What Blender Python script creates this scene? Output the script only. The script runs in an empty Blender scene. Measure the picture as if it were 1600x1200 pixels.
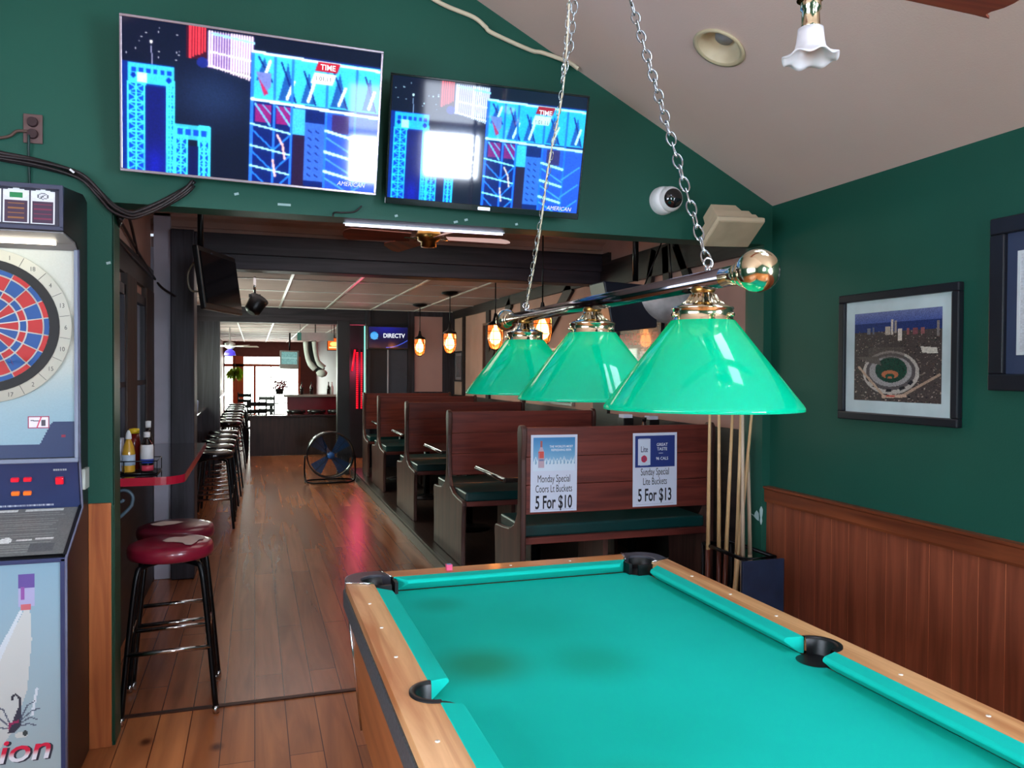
import bpy, bmesh, math, random
import numpy as np
from mathutils import Vector, Matrix
random.seed(7); rng = np.random.default_rng(7)
PI = math.pi
SC = bpy.context.scene
COL = SC.collection

# ------------------------------------------------------------------ camera, view, world
FPX = 1229.5
YAW, PITCH, ROLL = .3162, .01652, .00553
CAM = Vector((-.946, 0, 1.565))
def make_camera():
    cy, sy, cp, sp = math.cos(YAW), math.sin(YAW), math.cos(PITCH), math.sin(PITCH)
    fwd = Vector((sy*cp, cy*cp, -sp)); right = Vector((cy, -sy, 0)); up = right.cross(fwd)
    c, s = math.cos(ROLL), math.sin(ROLL)
    r2 = c*right + s*up; u2 = -s*right + c*up
    m = Matrix(((r2.x, u2.x, -fwd.x, CAM.x), (r2.y, u2.y, -fwd.y, CAM.y), (r2.z, u2.z, -fwd.z, CAM.z), (0, 0, 0, 1)))
    cd = bpy.data.cameras.new('camera'); cd.sensor_width = 36; cd.lens = FPX*36/1600
    cd.clip_start = .02; cd.clip_end = 200
    o = bpy.data.objects.new('camera', cd); COL.objects.link(o); o.matrix_world = m
    SC.camera = o
make_camera()
SC.view_settings.view_transform = 'Standard'
SC.view_settings.look = 'None'
SC.view_settings.gamma = 1
SC.view_settings.use_curve_mapping = False
SC.view_settings.exposure = 0.0
w = bpy.data.worlds.new('world'); SC.world = w; w.use_nodes = True
bg = w.node_tree.nodes['Background']
bg.inputs[0].default_value = (.75, .86, 1, 1); bg.inputs[1].default_value = 1.0
SC.cycles.use_denoising = True
SC.cycles.max_bounces = 10
SC.cycles.diffuse_bounces = 5
SC.cycles.sample_clamp_indirect = 6
WIN_A = 80.0      # daylight panes of the pool room (behind the camera)
WIN_S, WIN_R, WIN_T = 18.0, 44.0, 12.0
WIN_FAR = 18.0
WIN_SKY = 13.0    # daylight panes at the end of the corridor
def area(name, loc, rot, sx, sy, energy, col=(1, 1, 1)):
    l = bpy.data.lights.new(name, 'AREA'); l.shape = 'RECTANGLE'; l.size = sx; l.size_y = sy
    l.energy = energy; l.color = col
    o = bpy.data.objects.new(name, l); COL.objects.link(o); o.location = loc; o.rotation_euler = rot
    return o
def point(name, loc, energy, col, r=.03):
    l = bpy.data.lights.new(name, 'POINT'); l.energy = energy; l.color = col; l.shadow_soft_size = r
    o = bpy.data.objects.new(name, l); COL.objects.link(o); o.location = loc
    return o
area('dining_fill', (.2, 4.9, 2.70), (0, 0, 0), 1.6, 1.2, 15, (1, .86, .80))  # added fill light for the front dining room, no fixture
area('aisle_fill', (-.6, 9.0, 2.45), (0, 0, 0), 1.2, 3.0, 13, (1, .86, .84))  # added fill over the aisle, no fixture
area('booth_fill', (1.2, 9.0, 2.45), (0, 0, 0), 1.0, 3.0, 5, (1, .72, .62))  # added fill over the booths, no fixture

# ------------------------------------------------------------------ materials
def lin(c):
    r = []
    for v in c[:3]:
        v = v/255
        r.append(v/12.92 if v <= .04045 else ((v+.055)/1.055)**2.4)
    return (*r, 1)
MATS = {}
def mat(name, c, rough=.5, metal=0, spec=.5, var=.12, vscale=8, bump=0, bscale=60, emit=None, estr=0, coat=0, trans=0, alpha=1, c2=None, stretch=(1, 1, 1), det=3, ior=1.45, coatr=.05):
    if name in MATS: return MATS[name]
    m = bpy.data.materials.new(name); MATS[name] = m; m.use_nodes = True
    nt = m.node_tree; b = nt.nodes['Principled BSDF']
    b.inputs['Roughness'].default_value = rough; b.inputs['Metallic'].default_value = metal
    b.inputs['Specular IOR Level'].default_value = spec; b.inputs['IOR'].default_value = ior
    b.inputs['Coat Weight'].default_value = coat; b.inputs['Coat Roughness'].default_value = coatr
    b.inputs['Transmission Weight'].default_value = trans; b.inputs['Alpha'].default_value = alpha
    a = lin(c)
    if c2 is None: c2l = tuple(x*(1-var) for x in a[:3])+(1,); a = tuple(min(1, x*(1+var*.6)) for x in a[:3])+(1,)
    else: c2l = lin(c2)
    tc = nt.nodes.new('ShaderNodeTexCoord'); mp = nt.nodes.new('ShaderNodeMapping')
    mp.inputs['Scale'].default_value = stretch
    nt.links.new(tc.outputs['Object'], mp.inputs[0])
    n = nt.nodes.new('ShaderNodeTexNoise'); n.inputs['Scale'].default_value = vscale; n.inputs['Detail'].default_value = det
    nt.links.new(mp.outputs[0], n.inputs['Vector'])
    r = nt.nodes.new('ShaderNodeValToRGB'); r.color_ramp.elements[0].position = .3; r.color_ramp.elements[1].position = .7
    r.color_ramp.elements[0].color = c2l; r.color_ramp.elements[1].color = a
    nt.links.new(n.outputs['Fac'], r.inputs[0]); nt.links.new(r.outputs[0], b.inputs['Base Color'])
    if bump:
        n2 = nt.nodes.new('ShaderNodeTexNoise'); n2.inputs['Scale'].default_value = bscale
        nt.links.new(mp.outputs[0], n2.inputs['Vector'])
        bp = nt.nodes.new('ShaderNodeBump'); bp.inputs['Strength'].default_value = bump; bp.inputs['Distance'].default_value = .01
        nt.links.new(n2.outputs['Fac'], bp.inputs['Height']); nt.links.new(bp.outputs[0], b.inputs['Normal'])
    if emit is not None:
        b.inputs['Emission Color'].default_value = lin(emit); b.inputs['Emission Strength'].default_value = estr
    return m
def wood(name, c, c2, axis='Y', rough=.45, scale=1.0, coat=0, plank=None, knots=False, spec=.4):
    """grain stretched along axis; plank = (width, length, gap colour) for boards lying in XY"""
    if name in MATS: return MATS[name]
    m = bpy.data.materials.new(name); MATS[name] = m; m.use_nodes = True
    nt = m.node_tree; L = nt.links; b = nt.nodes['Principled BSDF']
    b.inputs['Roughness'].default_value = rough; b.inputs['Coat Weight'].default_value = coat; b.inputs['Coat Roughness'].default_value = .12
    b.inputs['Specular IOR Level'].default_value = spec
    tc = nt.nodes.new('ShaderNodeTexCoord'); mp = nt.nodes.new('ShaderNodeMapping')
    st = {'X': (.6, 9, 9), 'Y': (9, .6, 9), 'Z': (9, 9, .6)}[axis]
    mp.inputs['Scale'].default_value = tuple(s*scale for s in st)
    L.new(tc.outputs['Object'], mp.inputs[0])
    n = nt.nodes.new('ShaderNodeTexNoise'); n.inputs['Scale'].default_value = 2.2; n.inputs['Detail'].default_value = 5; n.inputs['Distortion'].default_value = .8
    L.new(mp.outputs[0], n.inputs['Vector'])
    r = nt.nodes.new('ShaderNodeValToRGB'); r.color_ramp.elements[0].position = .33; r.color_ramp.elements[1].position = .66
    r.color_ramp.elements[0].color = lin(c2); r.color_ramp.elements[1].color = lin(c)
    L.new(n.outputs['Fac'], r.inputs[0]); out = r.outputs[0]
    def mul(a, bcol, fac=1.0):
        x = nt.nodes.new('ShaderNodeMix'); x.data_type = 'RGBA'; x.blend_type = 'MULTIPLY'
        x.inputs['Factor'].default_value = fac; L.new(a, x.inputs['A']); L.new(bcol, x.inputs['B']); return x.outputs['Result']
    if plank:
        pw, pl, gc = plank
        mp2 = nt.nodes.new('ShaderNodeMapping'); L.new(tc.outputs['Object'], mp2.inputs[0])
        if axis == 'Y': mp2.inputs['Rotation'].default_value = (0, 0, PI/2)
        br = nt.nodes.new('ShaderNodeTexBrick'); br.offset = .37; br.inputs['Scale'].default_value = 1
        br.inputs['Brick Width'].default_value = pl; br.inputs['Row Height'].default_value = pw
        br.inputs['Mortar Size'].default_value = .0022; br.inputs['Mortar Smooth'].default_value = .2
        br.inputs['Color1'].default_value = (1, 1, 1, 1); br.inputs['Color2'].default_value = (.62, .58, .55, 1)
        br.inputs['Mortar'].default_value = lin(gc); br.inputs['Bias'].default_value = -.2
        L.new(mp2.outputs[0], br.inputs['Vector']); out = mul(out, br.outputs['Color'])
    if knots:
        v = nt.nodes.new('ShaderNodeTexVoronoi'); v.inputs['Scale'].default_value = 3.1
        mp3 = nt.nodes.new('ShaderNodeMapping'); mp3.inputs['Scale'].default_value = {'X': (.7, 1, 1), 'Y': (1, .7, 1), 'Z': (1, 1, .7)}[axis]
        L.new(tc.outputs['Object'], mp3.inputs[0]); L.new(mp3.outputs[0], v.inputs['Vector'])
        rr = nt.nodes.new('ShaderNodeValToRGB'); rr.color_ramp.elements[0].position = .03; rr.color_ramp.elements[1].position = .11
        rr.color_ramp.elements[0].color = (.22, .12, .08, 1); rr.color_ramp.elements[1].color = (1, 1, 1, 1)
        L.new(v.outputs['Distance'], rr.inputs[0]); out = mul(out, rr.outputs[0])
    L.new(out, b.inputs['Base Color'])
    return m
def emis(name, c, s):
    if name in MATS: return MATS[name]
    m = bpy.data.materials.new(name); MATS[name] = m; m.use_nodes = True
    b = m.node_tree.nodes['Principled BSDF']; b.inputs['Base Color'].default_value = (0, 0, 0, 1)
    b.inputs['Emission Color'].default_value = lin(c); b.inputs['Emission Strength'].default_value = s
    return m
def attrmat(name, emit=0, rough=.4, coat=0, spec=.5, blend=True):
    if name in MATS: return MATS[name]
    m = bpy.data.materials.new(name); MATS[name] = m; m.use_nodes = True
    nt = m.node_tree; b = nt.nodes['Principled BSDF']
    a = nt.nodes.new('ShaderNodeVertexColor'); a.layer_name = 'Col'
    b.inputs['Roughness'].default_value = rough; b.inputs['Coat Weight'].default_value = coat; b.inputs['Coat Roughness'].default_value = .03
    b.inputs['Specular IOR Level'].default_value = spec
    if emit:
        nt.links.new(a.outputs[0], b.inputs['Emission Color']); b.inputs['Emission Strength'].default_value = emit
        b.inputs['Base Color'].default_value = (.004, .004, .005, 1)
    else: nt.links.new(a.outputs[0], b.inputs['Base Color'])
    return m

# ------------------------------------------------------------------ mesh helpers
def NB(): return bmesh.new()
def box(bm, x0, x1, y0, y1, z0, z1, mi=0):
    v = [bm.verts.new(p) for p in ((x0, y0, z0), (x1, y0, z0), (x1, y1, z0), (x0, y1, z0), (x0, y0, z1), (x1, y0, z1), (x1, y1, z1), (x0, y1, z1))]
    for f in ((3, 2, 1, 0), (4, 5, 6, 7), (0, 1, 5, 4), (1, 2, 6, 5), (2, 3, 7, 6), (3, 0, 4, 7)):
        q = bm.faces.new([v[i] for i in f]); q.material_index = mi
    return v
def obox(bm, c, ax, half, mi=0):
    """oriented box: centre, three axis vectors, half sizes"""
    c = Vector(c); a = [Vector(x).normalized()*h for x, h in zip(ax, half)]
    v = []
    for sz in (-1, 1):
        for sx, sy in ((-1, -1), (1, -1), (1, 1), (-1, 1)): v.append(bm.verts.new(c+a[0]*sx+a[1]*sy+a[2]*sz))
    for f in ((3, 2, 1, 0), (4, 5, 6, 7), (0, 1, 5, 4), (1, 2, 6, 5), (2, 3, 7, 6), (3, 0, 4, 7)):
        q = bm.faces.new([v[i] for i in f]); q.material_index = mi
def frame_of(d):
    d = d.normalized(); h = Vector((0, 0, 1)) if abs(d.z) < .9 else Vector((1, 0, 0))
    a = d.cross(h).normalized(); return a, a.cross(d).normalized()
def tube(bm, pts, r, seg=10, closed=False, caps=True, mi=0):
    pts = [Vector(p) for p in pts]; n = len(pts); rings = []
    rs = r if isinstance(r, (list, tuple)) else [r]*n
    prev = None
    for i, p in enumerate(pts):
        if closed: d = pts[(i+1) % n]-pts[i-1]
        else: d = pts[min(i+1, n-1)]-pts[max(i-1, 0)]
        d = d.normalized()
        if prev is None: a, b = frame_of(d)
        else:
            a = prev-d*prev.dot(d); a = a.normalized() if a.length > 1e-6 else frame_of(d)[0]; b = a.cross(d).normalized()
        prev = a
        rings.append([bm.verts.new(p+(a*math.cos(2*PI*k/seg)+b*math.sin(2*PI*k/seg))*rs[i]) for k in range(seg)])
    m = n if closed else n-1
    for i in range(m):
        A, B = rings[i], rings[(i+1) % n]
        off = 0
        if closed and i == n-1:
            off = min(range(seg), key=lambda o: (A[0].co-B[o].co).length)
        for k in range(seg):
            f = bm.faces.new((A[k], A[(k+1) % seg], B[(k+1+off) % seg], B[(k+off) % seg])); f.smooth = True; f.material_index = mi
    if caps and not closed:
        for R in (rings[0], rings[-1]):
            f = bm.faces.new(R); f.material_index = mi
def lathe(bm, prof, c=(0, 0, 0), seg=32, axis='Z', cap=False, mi=0, smooth=True, wave=None):
    """prof: list of (radius, height)"""
    c = Vector(c); rings = []
    for j, (r, h) in enumerate(prof):
        R = []
        for k in range(seg):
            t = 2*PI*k/seg; rr = r; hh = h
            if wave: rr, hh = wave(r, h, t)
            x, y = rr*math.cos(t), rr*math.sin(t)
            p = {'Z': (x, y, hh), 'Y': (x, hh, y), 'X': (hh, x, y)}[axis]
            R.append(bm.verts.new(c+Vector(p)))
        rings.append(R)
    for i in range(len(rings)-1):
        A, B = rings[i], rings[i+1]
        for k in range(seg):
            f = bm.faces.new((A[k], A[(k+1) % seg], B[(k+1) % seg], B[k])); f.smooth = smooth; f.material_index = mi
    if cap:
        for R in (rings[0], rings[-1]):
            f = bm.faces.new(R); f.material_index = mi
def prism(bm, poly, plane, d0, d1, mi=0):
    """poly 2D; plane 'YZ' extrudes along X, 'XZ' along Y, 'XY' along Z"""
    def P(a, b, d): return {'YZ': (d, a, b), 'XZ': (a, d, b), 'XY': (a, b, d)}[plane]
    A = [bm.verts.new(P(a, b, d0)) for a, b in poly]; B = [bm.verts.new(P(a, b, d1)) for a, b in poly]
    for R in (A, B):
        f = bm.faces.new(R); f.material_index = mi
    n = len(poly)
    for i in range(n):
        f = bm.faces.new((A[i], A[(i+1) % n], B[(i+1) % n], B[i])); f.material_index = mi
def link(name, me, parent=None, loc=None):
    o = bpy.data.objects.new(name, me); COL.objects.link(o)
    if parent is not None: o.parent = parent
    if loc is not None: o.location = loc
    return o
def obj(name, bm, m, parent=None, bev=0, bseg=2, loc=None, solid=0, shift=None):
    """link a bmesh as one mesh object; vertices given in world, or in the parent's space"""
    if shift is not None: bmesh.ops.translate(bm, verts=bm.verts, vec=-Vector(shift))
    bmesh.ops.recalc_face_normals(bm, faces=bm.faces)
    me = bpy.data.meshes.new(name); bm.to_mesh(me); bm.free()
    for x in (m if isinstance(m, (list, tuple)) else [m]): me.materials.append(x)
    o = link(name, me, parent, loc)
    if bev:
        b = o.modifiers.new('bevel', 'BEVEL'); b.width = bev; b.segments = bseg; b.limit_method = 'ANGLE'; b.angle_limit = .6
        b.harden_normals = False
    if solid:
        s = o.modifiers.new('solid', 'SOLIDIFY'); s.thickness = solid; s.offset = 0
    return o
def plate_mesh(outline, holes, z0, z1):
    cu = bpy.data.curves.new('plate', 'CURVE'); cu.dimensions = '2D'; cu.fill_mode = 'BOTH'; cu.extrude = (z1-z0)/2
    for pl in [outline]+list(holes):
        s = cu.splines.new('POLY'); s.points.add(len(pl)-1); s.use_cyclic_u = True
        for i, (x, y) in enumerate(pl): s.points[i].co = (x, y, 0, 1)
    o = bpy.data.objects.new('tmp', cu); COL.objects.link(o)
    bpy.context.view_layer.update()
    me = bpy.data.meshes.new_from_object(o.evaluated_get(bpy.context.evaluated_depsgraph_get()))
    COL.objects.unlink(o); bpy.data.objects.remove(o)
    me.transform(Matrix.Translation((0, 0, (z0+z1)/2)))
    return me
def plate(name, outline, holes, z0, z1, m, parent=None, bev=0):
    me = plate_mesh(outline, holes, z0, z1); me.materials.clear(); me.materials.append(m)
    o = link(name, me, parent)
    if bev:
        b = o.modifiers.new('bevel', 'BEVEL'); b.width = bev; b.segments = 3; b.limit_method = 'ANGLE'; b.angle_limit = .9
    return o
def text_mesh(s, size, xs=1.0, ext=.0004, align='CENTER', bold=0, shear=0):
    cu = bpy.data.curves.new('t', 'FONT'); cu.body = s; cu.size = size; cu.extrude = ext; cu.align_x = align; cu.align_y = 'CENTER'
    cu.offset = bold; cu.shear = shear; cu.resolution_u = 3
    o = bpy.data.objects.new('tmp', cu); COL.objects.link(o); bpy.context.view_layer.update()
    me = bpy.data.meshes.new_from_object(o.evaluated_get(bpy.context.evaluated_depsgraph_get()))
    COL.objects.unlink(o); bpy.data.objects.remove(o)
    me.transform(Matrix.Diagonal((xs, 1, 1, 1))); return me
def basis(o, ex, ey):
    ex = Vector(ex).normalized(); ey = Vector(ey).normalized(); ez = ex.cross(ey)
    return Matrix(((ex.x, ey.x, ez.x, o[0]), (ex.y, ey.y, ez.y, o[1]), (ex.z, ey.z, ez.z, o[2]), (0, 0, 0, 1)))
def join_meshes(name, items, m, parent=None):
    """items: list of (mesh, matrix, material index)"""
    bm = NB()
    for me, mx, mi in items:
        me = me.copy(); me.transform(mx)
        n = len(bm.faces); bm.from_mesh(me); bm.faces.ensure_lookup_table()
        for f in bm.faces[n:]: f.material_index = mi
    me = bpy.data.meshes.new(name); bm.to_mesh(me); bm.free()
    for x in (m if isinstance(m, (list, tuple)) else [m]): me.materials.append(x)
    return link(name, me, parent)
def tag(o, label=None, cat=None, group=None, kind=None):
    if label: o['label'] = label
    if cat: o['category'] = cat
    if group: o['group'] = group
    if kind: o['kind'] = kind
    return o
def thing(name, label, cat, loc=(0, 0, 0), rz=0, group=None):
    o = bpy.data.objects.new(name, None); COL.objects.link(o); o.location = loc; o.rotation_euler = (0, 0, rz); o.empty_display_size = .1
    return tag(o, label, cat, group)
def struct(name, bm, m, bev=0, label=None, parent=None):
    o = obj(name, bm, m, parent, bev=bev)
    if parent is None: o['kind'] = 'structure'
    if label: o['label'] = label
    return o
KIDS = {}
def dup(root, loc=None, rz=None, label=None, group=None):
    allo = list(COL.objects); kids = {}
    for o in allo:
        if o.parent is not None: kids.setdefault(o.parent.name, []).append(o)
    def cp(o, par):
        c = o.copy(); COL.objects.link(c)
        if par is not None: c.parent = par
        for k in kids.get(o.name, []): cp(k, c)
        return c
    c = cp(root, None)
    if loc is not None: c.location = loc
    if rz is not None: c.rotation_euler = (0, 0, rz)
    if label: c['label'] = label
    if group: c['group'] = group
    return c
def arc(cx, cy, r, a0, a1, n=12):
    return [(cx+r*math.cos(a0+(a1-a0)*i/n), cy+r*math.sin(a0+(a1-a0)*i/n)) for i in range(n+1)]
def spline(pts, n=8):
    """Catmull-Rom through pts"""
    P = [Vector(p) for p in pts]; P = [P[0]*2-P[1]]+P+[P[-1]*2-P[-2]]; out = []
    for i in range(1, len(P)-2):
        for k in range(n):
            t = k/n; a, b, c, d = P[i-1:i+3]
            out.append(.5*((2*b)+(c-a)*t+(2*a-5*b+4*c-d)*t*t+(3*b-a-3*c+d)*t**3))
    out.append(P[-2]); return out

# ------------------------------------------------------------------ colour canvas laid into a mesh
class Canvas:
    def __init__(s, W, H, bg):
        s.W, s.H = W, H; s.a = np.zeros((H, W, 3)); s.a[:] = bg
        s.X, s.Y = np.meshgrid((np.arange(W)+.5)/W, (np.arange(H)+.5)/H)
        s.asp = W/H
    def put(s, m, c, al=1.0):
        if np.ndim(al): s.a = s.a*(1-(m*al)[..., None])+np.array(c)*(m*al)[..., None]
        else: s.a[m] = s.a[m]*(1-al)+np.array(c)*al
    def rect(s, x0, y0, x1, y1, c, al=1.0): s.put((s.X >= x0) & (s.X < x1) & (s.Y >= y0) & (s.Y < y1), c, al)
    def poly(s, pts, c, al=1.0):
        m = np.zeros(s.X.shape, bool); n = len(pts)
        for i in range(n):
            (x0, y0), (x1, y1) = pts[i], pts[(i+1) % n]
            if y0 == y1: continue
            cond = ((y0 > s.Y) != (y1 > s.Y)) & (s.X < (x1-x0)*(s.Y-y0)/(y1-y0)+x0); m ^= cond
        s.put(m, c, al)
    def line(s, x0, y0, x1, y1, w, c, al=1.0):
        ax, ay, bx, by = x0*s.asp, y0, x1*s.asp, y1; px, py = s.X*s.asp, s.Y
        d = (bx-ax)**2+(by-ay)**2+1e-9; t = np.clip(((px-ax)*(bx-ax)+(py-ay)*(by-ay))/d, 0, 1)
        dist = np.hypot(px-ax-t*(bx-ax), py-ay-t*(by-ay)); s.put(dist < w/2, c, al)
    def ell(s, x, y, rx, ry, c, al=1.0): s.put(((s.X-x)/rx)**2+((s.Y-y)/ry)**2 < 1, c, al)
    def glow(s, x, y, rx, ry, c, al=1.0):
        g = np.exp(-(((s.X-x)/rx)**2+((s.Y-y)/ry)**2)); s.a = s.a*(1-g[..., None]*al)+np.array(c)*g[..., None]*al
    def blur(s, n=1, k=.25):
        for _ in range(n):
            p = np.pad(s.a, ((1, 1), (1, 1), (0, 0)), 'edge'); s.a = s.a*(1-4*k*.5)+(p[:-2, 1:-1]+p[2:, 1:-1]+p[1:-1, :-2]+p[1:-1, 2:])*k*.5
    def noise(s, amp): s.a = np.clip(s.a*(1+(rng.random((s.H, s.W, 1))-.5)*amp), 0, 255)
    def mesh(s, name, m, w, h, parent, mx, bright=1.0):
        """flat sheet w x h centred on mx, image upright along its local y"""
        W, H = s.W, s.H
        xs = np.linspace(-w/2, w/2, W+1); ys = np.linspace(h/2, -h/2, H+1)
        gx, gy = np.meshgrid(xs, ys); co = np.stack([gx.ravel(), gy.ravel(), np.zeros(gx.size)], 1)
        i = np.arange(H)[:, None]*(W+1)+np.arange(W)[None]; i = i.ravel()
        faces = np.stack([i, i+W+1, i+W+2, i+1], 1)
        me = bpy.data.meshes.new(name); me.vertices.add(len(co)); me.vertices.foreach_set('co', co.ravel())
        me.loops.add(len(faces)*4); me.loops.foreach_set('vertex_index', faces.ravel())
        me.polygons.add(len(faces)); me.polygons.foreach_set('loop_start', np.arange(len(faces))*4)
        me.polygons.foreach_set('loop_total', np.full(len(faces), 4)); me.update(calc_edges=True)
        c = np.clip(s.a.reshape(-1, 3), 0, 255)/255; c = np.where(c <= .04045, c/12.92, ((c+.055)/1.055)**2.4)*bright
        c = np.concatenate([c, np.ones((len(c), 1))], 1); c = np.repeat(c, 4, 0)
        at = me.color_attributes.new('Col', 'FLOAT_COLOR', 'CORNER'); at.data.foreach_set('color', c.ravel().astype(np.float32))
        me.materials.append(m); me.transform(mx)
        return link(name, me, parent)

# ------------------------------------------------------------------ palette
G_WALL = mat('green_paint', (24, 80, 66), rough=.5, var=.1, vscale=1.5, bump=.05, bscale=120, spec=.35)
G_DARK = mat('green_trim_paint', (14, 62, 44), rough=.4, var=.1)
CEIL = mat('ceiling_paint', (204, 184, 174), rough=.8, var=.03, vscale=2, bump=.1, bscale=150)
PLASTER = mat('tan_plaster', (178, 142, 130), rough=.8, var=.12, vscale=2.5)
MAUVE = mat('mauve_panel', (190, 150, 148), rough=.7, var=.06, vscale=2)
WHITEP = mat('grey_white_post_paint', (176, 172, 186), rough=.5, var=.06)
TIMBER = wood('dark_timber', (52, 44, 52), (22, 19, 24), 'X', rough=.5)
TIMBERV = wood('dark_timber_upright', (54, 50, 60), (24, 22, 28), 'Z', rough=.5)
TIMBERY = wood('dark_timber_along', (46, 38, 38), (20, 17, 18), 'Y', rough=.5)
BROWNV = wood('brown_board', (74, 56, 48), (40, 29, 25), 'Z', rough=.6)
PINE = wood('pine_board', (196, 116, 62), (150, 78, 40), 'Z', rough=.5, knots=True)
WAINS = wood('wainscot_wood', (140, 76, 52), (108, 56, 38), 'Z', rough=.42, scale=1.2)
RAILW = wood('chair_rail_wood', (132, 70, 40), (88, 42, 24), 'Y', rough=.4)
FLOORA = wood('pine_floor', (208, 134, 80), (156, 90, 50), 'Y', rough=.33, plank=(.135, 2.4, (110, 60, 34)), scale=.5, knots=True)
FLOORB = wood('dining_floor', (176, 108, 68), (134, 78, 48), 'Y', rough=.27, plank=(.135, 2.1, (92, 52, 32)), scale=.5, spec=.75)
PEW = wood('pew_wood', (122, 56, 46), (84, 36, 31), 'X', rough=.42)
PEWEND = wood('pew_end_wood', (92, 60, 52), (52, 33, 30), 'Z', rough=.35)
BLACKP = mat('black_plastic', (16, 16, 18), rough=.35, var=.2)
BLACKM = mat('black_metal', (18, 19, 22), rough=.3, metal=.6, var=.2)
CHROME = mat('chrome', (200, 202, 206), rough=.12, metal=1, var=.05)
STEEL = mat('chain_steel', (168, 176, 178), rough=.22, metal=1, var=.1)
BRASS = mat('polished_brass', (218, 208, 176), rough=.13, metal=1, var=.1, vscale=20)
BRASSD = mat('aged_brass', (150, 112, 60), rough=.3, metal=1, var=.2)
IVORY = mat('ivory_plastic', (206, 196, 170), rough=.5)
WHITE = mat('white_plastic', (225, 226, 228), rough=.35, var=.04)
PAPER = mat('white_paper', (214, 222, 240), rough=.7, var=.02)
INK = mat('black_ink', (20, 22, 34), rough=.6)
VINYL_R = mat('dark_red_vinyl', (122, 22, 44), rough=.28, var=.15, coat=.3)
VINYL_G = mat('green_vinyl', (14, 58, 58), rough=.3, var=.15)
RED_EDGE = mat('red_edge_banding', (176, 24, 50), rough=.25, coat=.4)
TOPB = mat('dark_laminate_top', (44, 36, 40), rough=.12, coat=.5)

# ------------------------------------------------------------------ setting: pool room
XR, YW, YB = 1.70, 3.60, 3.745
SL = .514
def roof(x): return 2.459+SL*(XR-x) if x > -1 else 2.459+SL*2.7-SL*(-1-x)
XL0 = XL = -3.7
bm = NB(); box(bm, XL, 3.0, -3.1, 3.87, -.1, 0); struct('floor', bm, FLOORA)
bm = NB(); box(bm, -2.2, 4.2, 3.87, 27.2, -.1, -.002); struct('floor', bm, FLOORB)
# green front wall with the wide opening
out = [(XL, 0), (-1.5, 0), (-1.5, 2.25), (1.65, 2.25), (1.65, 0), (XR+.12, 0), (XR+.12, 2.459-.06), (-1, roof(-1)), (XL, roof(XL))]
bm = NB(); prism(bm, out, 'XZ', YW, YB)
o = struct('wall_front', bm, G_WALL)
bm = NB(); box(bm, XR, XR+.12, -3.1, YW+.02, 0, 2.459); struct('wall_right', bm, G_WALL)
bm = NB(); box(bm, XL-.1, XL, -3.1, YB, 0, 2.46); struct('wall_left', bm, G_WALL)
bm = NB()
prism(bm, [(XR+.02, 2.449), (XR+.12, 2.40), (XR+.12, 2.52), (-1, roof(-1)+.1), (XL-.1, roof(XL)+.06), (XL-.1, roof(XL)-.05), (XL, roof(XL)), (-1, roof(-1))], 'XZ', -3.1, YB)
struct('ceiling', bm, CEIL)
# rear wall, behind the camera, with its two daylit windows
bm = NB()
WINS = [(-.54, .12, 1.33, 1.86)]
rear = [(XL, 0), (XR, 0), (XR, 2.45), (-1, roof(-1)), (XL, roof(XL))]
def hole_wall(bm, x0, x1, z0, z1, holes, y0, y1):
    xs = sorted({x0, x1, *[h[0] for h in holes], *[h[1] for h in holes]}); zs = sorted({z0, z1, *[h[2] for h in holes], *[h[3] for h in holes]})
    for i in range(len(xs)-1):
        for j in range(len(zs)-1):
            cx, cz = (xs[i]+xs[i+1])/2, (zs[j]+zs[j+1])/2
            if any(h[0] < cx < h[1] and h[2] < cz < h[3] for h in holes): continue
            box(bm, xs[i], xs[i+1], y0, y1, zs[j], zs[j+1])
REARW = WINS+[(-.56, .12, 1.94, 2.44)]
hole_wall(bm, XL, XR+.1, 0, 2.449, REARW, -3.1, -3.0)
prism(bm, [(XL, 2.449), (XR, 2.449), (-1, roof(-1)), (XL, roof(XL))], 'XZ', -3.1, -3.0)
struct('wall_rear', bm, G_WALL)
DAY = emis('daylight_pane', (226, 238, 255), WIN_A)
for k, (x0, x1, z0, z1) in enumerate(REARW):
    bm = NB(); box(bm, x0, x1, -3.12, -3.08, z0, z1); p = struct('window_%d' % (k+1), bm, DAY if k == 0 else emis('transom_daylight', (226, 238, 255), WIN_T), label='daylit window pane behind the pool table')
    bm = NB()
    for (a, b, c, d) in ((x0-.05, x0, z0-.05, z1+.05), (x1, x1+.05, z0-.05, z1+.05), (x0, x1, z0-.05, z0), (x0, x1, z1, z1+.05)):
        box(bm, a, b, -3.07, -2.96, c, d)
    obj('window_frame', bm, G_DARK, p)
# unseen left pane added to bring more daylight into the pool room
bm = NB(); box(bm, XL-.005, XL+.01, -1.6, 1.2, 1.0, 2.2); p = struct('window_3', bm, emis('side_daylight', (226, 238, 255), WIN_S), label='added daylight pane on the left wall, out of view')
bm = NB(); [box(bm, XL, XL+.05, a, b, c, d) for a, b, c, d in ((-1.66, -1.6, .94, 2.26), (1.2, 1.26, .94, 2.26), (-1.6, 1.2, .94, 1.0), (-1.6, 1.2, 2.2, 2.26), (-.23, -.17, 1, 2.2))]
obj('window_frame', bm, G_DARK, p)
bm = NB(); box(bm, XR-.01, XR+.005, -2.6, -.5, .96, 2.2); p = struct('window_18', bm, emis('right_daylight', (226, 238, 255), WIN_R), label='added daylight pane on the right wall, behind the camera')  # unseen pane added to light the table from the right
bm = NB(); [box(bm, XR-.05, XR, a, b, c, d) for a, b, c, d in ((-2.66, -2.6, .955, 2.26), (-.5, -.44, .955, 2.26), (-2.6, -.5, 2.2, 2.26), (-1.58, -1.52, .96, 2.2))]
obj('window_frame', bm, G_DARK, p)
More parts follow.
